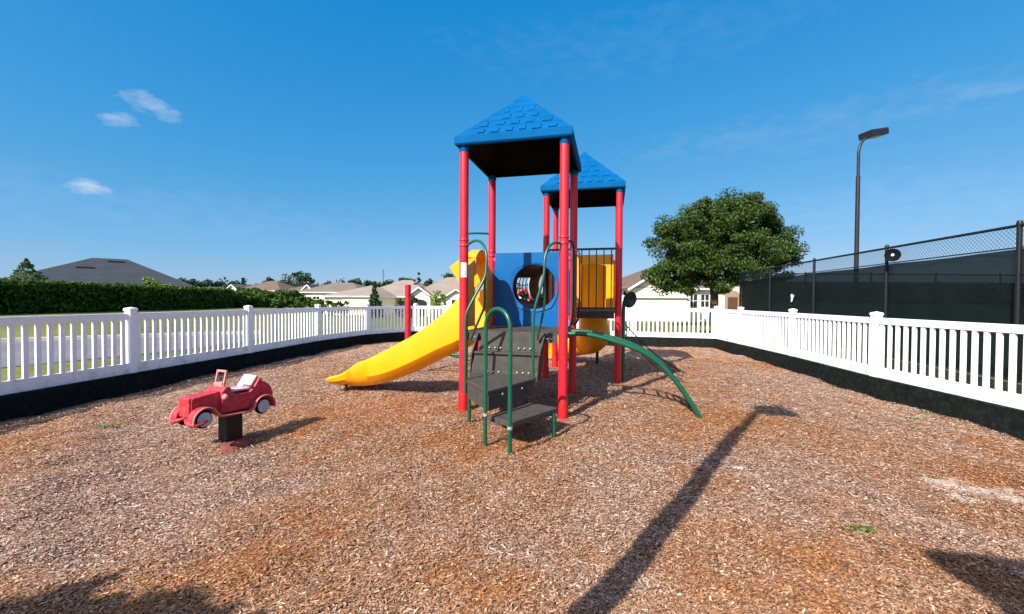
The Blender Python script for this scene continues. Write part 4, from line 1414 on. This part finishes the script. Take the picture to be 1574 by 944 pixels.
for i, (x0, x1, yt, Y) in enumerate(((250, 276, 434, 150), (284, 318, 431, 155), (322, 350, 434, 150), (344, 372, 432, 150), (384, 404, 434, 155), (420, 446, 433, 150), (484, 520, 433, 160), (530, 560, 430, 160), (556, 586, 432, 160), (588, 612, 429, 155), (700, 740, 426, 150), (1240, 1290, 432, 160))):
    tree_px('tree', 'dark rounded tree in the far line of trees on the horizon', 'tree', x0, x1, yt, Y, M['dark_leaf'], 170 + i, nclump=30, per=44, size=.5, trunk_r=.22, clear=.15, group='trees in the far line on the horizon')
# far belt of woods
rg = np.random.default_rng(77)
n = 520
a = np.linspace(-.98, .95, n)
px = CX + FPX * np.tan(a)
Yd = 185 + 12 * np.sin(a * 23)
hh = 8.4 + 1.3 * np.sin(a * 61) + 1.2 * np.sin(a * 143 + 1) + rg.normal(0, .5, n)
C = np.stack([Yd * np.tan(a), Yd, -.9 + hh * .5], -1)
Vv = leaves(C, np.stack([np.full(n, 1.9), np.full(n, 1.9), hh * .56], -1), 60, .75, rg)
tag(leaf_obj('woods', Vv, M['dark_leaf']), 'dark belt of far woods along the horizon', 'woods', kind='stuff')
# mast above the roofs
pm = at(589, 415, 90); zb = gz_(pm.x, 90)
mb = MB(); mb.tube([(pm.x, 90, zb), (pm.x, 90, pm.z)], [.10, .05], 8)
for k in range(3): mb.beam((pm.x - .4, 90, pm.z - .5 - .5 * k), (pm.x + .4, 90, pm.z - .5 - .5 * k), .04, .04)
tag(mb.build('antenna_mast', M['black_steel']), 'thin dark antenna mast above the beige roof', 'mast')

# ------------------------------------------------------------------ houses
class House:
    def __init__(s, name, label, x, y, rz, z=None):
        z = gz_(x, y) if z is None else z
        s.root = thing(name, label, 'house', (x, y, z), rz)
    def body(s, x0, x1, y0, y1, h, m):
        mb = MB(); mb.box(((x0 + x1) / 2, (y0 + y1) / 2, h / 2 - .2), (x1 - x0, y1 - y0, h + .4)); return mb.build('wall', m, s.root, local=True)
    def hip(s, x0, x1, y0, y1, z, rise, m, over=.45, trim=True):
        x0, x1, y0, y1 = x0 - over, x1 + over, y0 - over, y1 + over
        W_, D_ = x1 - x0, y1 - y0
        if W_ >= D_: r0, r1 = (x0 + D_ / 2, (y0 + y1) / 2), (x1 - D_ / 2, (y0 + y1) / 2)
        else: r0, r1 = ((x0 + x1) / 2, y0 + W_ / 2), ((x0 + x1) / 2, y1 - W_ / 2)
        vs = [(x0, y0, z), (x1, y0, z), (x1, y1, z), (x0, y1, z), (*r0, z + rise), (*r1, z + rise)]
        if W_ >= D_: fs = [(0, 1, 5, 4), (1, 2, 5), (2, 3, 4, 5), (3, 0, 4), (3, 2, 1, 0)]
        else: fs = [(0, 1, 4), (1, 2, 5, 4), (2, 3, 5), (3, 0, 4, 5), (3, 2, 1, 0)]
        mb = MB(); mb.add(vs, fs); o = mb.build('roof', m, s.root, local=True)
        if trim:
            mb = MB()
            for a, b in (((x0, y0), (x1, y0)), ((x1, y0), (x1, y1)), ((x1, y1), (x0, y1)), ((x0, y1), (x0, y0))):
                mb.beam((*a, z - .075), (*b, z - .075), .05, .14)
            mb.build('fascia', M['white_trim'], o, local=True)
        return o
    def gable(s, x0, x1, y0, y1, z, rise, m, wall, over=.35):
        """ridge along y, gable wall at y0 (front)"""
        xm = (x0 + x1) / 2
        mb = MB()
        k = rise / (xm - x0)
        for sx, xa in ((-1, x0), (1, x1)):
            A = [Vector((xa + sx * over, y0 - over, z - over * k)), Vector((xm, y0 - over, z + rise)), Vector((xm, y1, z + rise)), Vector((xa + sx * over, y1, z - over * k))]
            mb.prism(A, (0, 0, .10))
        o = mb.build('roof', m, s.root, local=True)
        mb = MB(); mb.prism([(x0, y0 + .01, z), (x1, y0 + .01, z), (xm, y0 + .01, z + rise - .02)], (0, .2, 0)); mb.build('gable_wall', wall, s.root, local=True)
        mb = MB()
        for sx, xa in ((-1, x0), (1, x1)):
            mb.beam((xa + sx * over, y0 - over - .03, z - over * k - .04), (xm, y0 - over - .03, z + rise - .04), .05, .16)
        mb.build('rake_trim', M['white_trim'], o, local=True)
    def garage(s, xc, y, w_, h, m=None):
        mb = MB()
        for k in range(4): mb.box((xc, y - .03, h * (k + .5) / 4), (w_, .06, h / 4 - .02))
        g_ = mb.build('garage_door', m or M['garage'], s.root, local=True)
        mb = MB()
        for sx in (-1, 1): mb.box((xc + sx * (w_ / 2 + .08), y - .03, h / 2), (.16, .08, h))
        mb.box((xc, y - .05, h + .09), (w_ + .32, .10, .18)); mb.build('door_frame', M['white_trim'], g_, local=True)
    def window(s, xc, zc, w_, h, y, arch=False, side=None):
        def tr(p):
            if side is None: return p
            return p
        f = MB()
        for sx in (-1, 1): f.box((xc + sx * w_ / 2, y - .04, zc), (.10, .10, h))
        for sz in (-1, 1): f.box((xc, y - .041, zc + sz * h / 2), (w_ + .1, .11, .10))
        f.box((xc, y - .035, zc), (.05, .05, h)); f.box((xc, y - .034, zc), (w_, .05, .05))
        fr = f.build('window', M['white_trim'], s.root, local=True)
        g_ = MB(); g_.box((xc, y - .012, zc), (w_ - .02, .02, h - .02)); g_.build('pane', M['glass'], fr, local=True)
        if arch:
            a = MB(); a.prism([(xc + w_ * .62 * math.cos(t), y - .06, zc + h / 2 + .08 + w_ * .45 * math.sin(t)) for t in np.linspace(0, math.pi, 13)], (0, .08, 0))
            a.build('arch_trim', M['white_trim'], fr, local=True)
    def side_window(s, x, zc, w_, h, yc, sx):
        f = MB()
        for q_ in (-1, 1): f.box((x + sx * .04, yc + q_ * w_ / 2, zc), (.10, .10, h))
        for q_ in (-1, 1): f.box((x + sx * .041, yc, zc + q_ * h / 2), (.11, w_ + .1, .10))
        fr = f.build('window', M['white_trim'], s.root, local=True)
        g_ = MB(); g_.box((x + sx * .012, yc, zc), (.02, w_ - .02, h - .02)); g_.build('pane', M['glass'], fr, local=True)
    def arch_recess(s, xc, y, w_, h, m, name='porch_opening'):
        pts = [(xc - w_ / 2, y - .02, 0), (xc + w_ / 2, y - .02, 0)] + [(xc + w_ / 2 * math.cos(t), y - .02, h - w_ * .25 + w_ * .25 * math.sin(t)) for t in np.linspace(0, math.pi, 11)]
        mb = MB(); mb.prism(pts, (0, .04, 0)); return mb.build(name, m, s.root, local=True)
    def vent(s, x, y, z, w_, m=None):
        mb = MB(); mb.box((x, y, z), (w_, .5, .22)); mb.build('roof_vent', m or M['dark_void'], s.root, local=True)

# big grey roof behind the hedge
h = House('house', 'house with a big slate grey hip roof behind the left hedge', -58.9, 60, R(39))
h.body(-10.5, 10.5, 0, 17, 2.9, M['tan']); h.hip(-10.5, 10.5, 0, 17, 2.95, 4.6, M['roof_grey'], .6)
for x, y, z in ((-2.4, 5.0, 5.80), (.8, 7.4, 7.0)): h.vent(x, y, z, 1.9)
h.window(4, 1.4, 1.6, 1.3, 0); h.window(-5, 1.4, 1.6, 1.3, 0)

# beige garage house
p = at(548, 460, 56)
h = House('house', 'pale beige roofed house with a garage wing, left of the cypress', p.x - .5, 57, R(-22))
h.body(-5.6, 3.2, 0, 9, 2.55, M['cream']); h.hip(-5.6, 3.2, 0, 9, 2.6, 1.6, M['roof_beige'])
h.garage(.4, 0, 4.6, 2.1); h.side_window(-5.6, 1.5, 1.4, 1.2, 3, -1); h.side_window(-5.6, 1.5, 1.4, 1.2, 6.5, -1)
# main beige house
p = at(606, 460, 60)
h = House('house', 'beige hip roofed house with tan walls, between cypress and porch', p.x, 60, R(-6))
h.body(-5.4, 5.6, 0, 9.5, 2.55, M['tan']); h.hip(-5.4, 5.6, 0, 9.5, 2.62, 2.55, M['roof_beige'])
h.window(-1.2, 1.5, 1.5, 1.2, 0); h.garage(2.6, 0, 2.6, 2.1); h.vent(2.0, 3.4, 4.55, .5)
# house with portico and arched window
p = at(690, 460, 54)
h = House('house', 'beige house with a white gabled porch and an arched window beside the slide', p.x, 54.5, R(4))
h.body(-5.2, 9, 0, 9, 2.5, M['cream']); h.hip(-5.2, 9, 0, 9, 2.55, 2.8, M['roof_beige'])
h.body(-5.1, -2.3, -1.6, 0, 2.7, M['cream']); h.gable(-5.1, -2.3, -1.6, 2.0, 2.75, 1.0, M['roof_beige'], M['white_trim'])
h.arch_recess(-3.7, -1.6, 2.0, 2.2, M['dark_void'])
h.body(-.6, 2.4, -.9, 0, 2.5, M['cream']); h.gable(-.6, 2.4, -.9, 3.0, 2.55, 1.0, M['roof_beige'], M['cream'])
h.window(.9, 1.45, 1.2, 1.5, -.9, arch=True); h.window(5, 1.4, 1.5, 1.2, 0)
# taupe roof behind the garage house
p = at(515, 455, 78)
h = House('house', 'taupe roofed house directly behind the beige garage wing', p.x, 80, R(-12))
h.body(-6, 7, -4, 5, 2.8, M['cream']); h.hip(-6, 7, -4, 5, 2.85, 1.9, M['roof_taupe']); h.window(-2, 1.5, 1.5, 1.2, -4); h.window(3, 1.5, 1.5, 1.2, -4)
# brown roof with white porch
p = at(470, 455, 84)
h = House('house', 'brown roofed house with a tall white porch gable beyond the hedge end', p.x, 86, R(-6))
h.body(-4.5, 4, -3, 6, 2.7, M['tan']); h.hip(-4.5, 4, -3, 6, 2.75, 1.7, M['roof_brown'])
h.body(1.2, 3.6, -4.8, -3, 2.9, M['white_trim']); h.gable(1.2, 3.6, -4.8, -1, 2.95, 1.1, M['roof_brown'], M['white_trim']); h.arch_recess(2.4, -4.8, 1.3, 2.1, M['dark_void'])
# grey brown roof in the middle distance
p = at(405, 455, 92)
h = House('house', 'grey brown roofed house with a white side gable behind the bushes', p.x, 95, R(-10))
h.body(-5.5, 5.5, -4, 5, 3.0, M['cream']); h.hip(-5.5, 5.5, -4, 5, 3.05, 2.3, M['roof_brown'])
h.body(-6.5, -3.2, -5.6, -4, 3.0, M['cream']); h.gable(-6.5, -3.2, -5.6, -1, 3.05, 1.25, M['roof_taupe'], M['white_trim']); h.window(2, 1.6, 1.6, 1.2, -4)
# pale one next to the grey roof
p = at(325, 452, 96)
h = House('house', 'low pale house with a cream gable between grey roof and bushes', p.x, 98, R(-8))
h.body(-7, 5, -4, 5, 2.6, M['cream']); h.hip(-7, 5, -4, 5, 2.65, 1.3, M['roof_taupe'])
h.body(.2, 3.4, -5.4, -4, 2.6, M['cream']); h.gable(.2, 3.4, -5.4, -1, 2.65, 1.0, M['roof_beige'], M['cream']); h.window(-3, 1.5, 1.6, 1.2, -4)

# cream house on the right behind the back fence
h = House('house', 'cream gabled house with a garage and arched doorway behind the oak', 14.0, 35.5, R(1.5))
h.body(-5.2, 5.6, 0, 9, 2.75, M['cream']); h.hip(-5.2, 5.6, 0, 9, 2.8, 2.1, M['roof_brown'])
h.body(-4.6, .2, -2.2, 0, 2.75, M['cream']); h.gable(-4.6, .2, -2.2, 3, 2.8, 1.45, M['roof_brown'], M['cream'])
h.garage(-2.2, -2.2, 3.9, 1.78, M['white_trim'])
mb = MB(); mb.box((-2.2, -2.32, 1.98), (4.3, .24, .10)); mb.build('header', M['white_trim'], h.root, local=True)
h.window(1.45, 1.72, .80, 1.15, 0, arch=True); h.window(2.45, 1.72, .80, 1.15, 0, arch=True)
h.body(3.5, 5.4, -1.0, 0, 2.9, M['cream']); h.gable(3.5, 5.4, -1.0, 2, 2.95, .75, M['roof_brown'], M['cream'])
rec = h.arch_recess(4.25, -1.0, 1.2, 2.6, basic('recess', lin(150, 130, 104), .9, .1, 2), 'door_recess')
mb = MB(); mb.box((4.30, -1.03, 1.02), (.8, .04, 2.04)); mb.build('front_door', basic('brown door', lin(92, 62, 52), .5, .1, 4), h.root, local=True)

# ------------------------------------------------------------------ weeds in the chips
def tuft(label, px_, py_, n, s_, seed):
    Y = CAMH * FPX / (py_ - HY); X = (px_ - CX) * Y / FPX
    z = float(mulch_h(X, Y))
    rr = random.Random(seed)
    mb = MB()
    for k in range(n):
        a = rr.uniform(0, 6.28); d = Vector((math.cos(a), math.sin(a), 0)); pr = Vector((-d.y, d.x, 0)) * rr.uniform(.004, .008)
        b = Vector((X, Y, z)) + Vector((rr.gauss(0, 1) * s_ * 1.2, rr.gauss(0, 1) * s_ * .4, 0))
        l = rr.uniform(.5, 1.1) * s_ * 1.1
        p1, p2 = b + d * l * .35 + Zv * l * .6, b + d * l * 1.0 + Zv * l * .62
        mb.add([b - pr, b + pr, p1 + pr * .8, p1 - pr * .8, p2], [(0, 1, 2, 3), (3, 2, 4)])
    o = mb.build('grass_tuft', M['grass_blade'], fix=False)
    tag(o, label, 'weed', 'weeds growing through the chips')
tuft('bright green weed tuft alone in the open chips at lower right', 1327, 820, 44, .05, 1)
tuft('weed tuft at the foot of the right retaining board', 1424, 627, 26, .06, 2)
tuft('low green weeds spreading beside the right retaining board', 1405, 640, 40, .05, 3)
tuft('small weed tuft between the left fence and the toy car', 160, 662, 40, .05, 4)
tuft('thin weed at the base of the right board below the second fence post', 1284, 583, 26, .06, 5)

# ------------------------------------------------------------------ behind the photographer: what throws the two shadows at the bottom edge
hh = 3.5
cx_, cy_ = caster(2.66, 2.66, hh)
pv = thing('shade_canopy', 'square shade canopy on posts behind the viewer', 'canopy', (cx_, cy_ - 1, 0))
e1 = Vector((.965, -.26, 0)); e2 = Vector((-.05, -1, 0))
c0_ = Vector((cx_, cy_, hh))
q = [c0_, c0_ + e1 * 3.0, c0_ + e1 * 3.0 + e2 * 3.0, c0_ + e2 * 3.0]
mb = MB(); apex = (q[0] + q[2]) / 2 + Zv * .9
mb.add(q + [apex] + [p - Zv * .1 for p in q], [(0, 1, 4), (1, 2, 4), (2, 3, 4), (3, 0, 4), (0, 5, 6, 1), (1, 6, 7, 2), (2, 7, 8, 3), (3, 8, 5, 0), (8, 7, 6, 5)])
mb.build('canopy_roof', M['blue_roof'], pv)
for p in q:
    pin = p.lerp((q[0] + q[2]) / 2, .12)
    mb = MB(); mb.tube([(pin.x, pin.y, -.2), (pin.x, pin.y, hh)], .05, 12); mb.build('post', M['red'], pv, smooth=40)
bx, by = caster(-2.7, .88, 3.4)
tree('oak_tree', 'spreading tree behind the viewer', 'tree', (bx, by, .0), 4.0, (2.2, .95), M['oak_leaf'], 91, nclump=60, per=130, size=.13, trunk_r=.14, clear=.70)
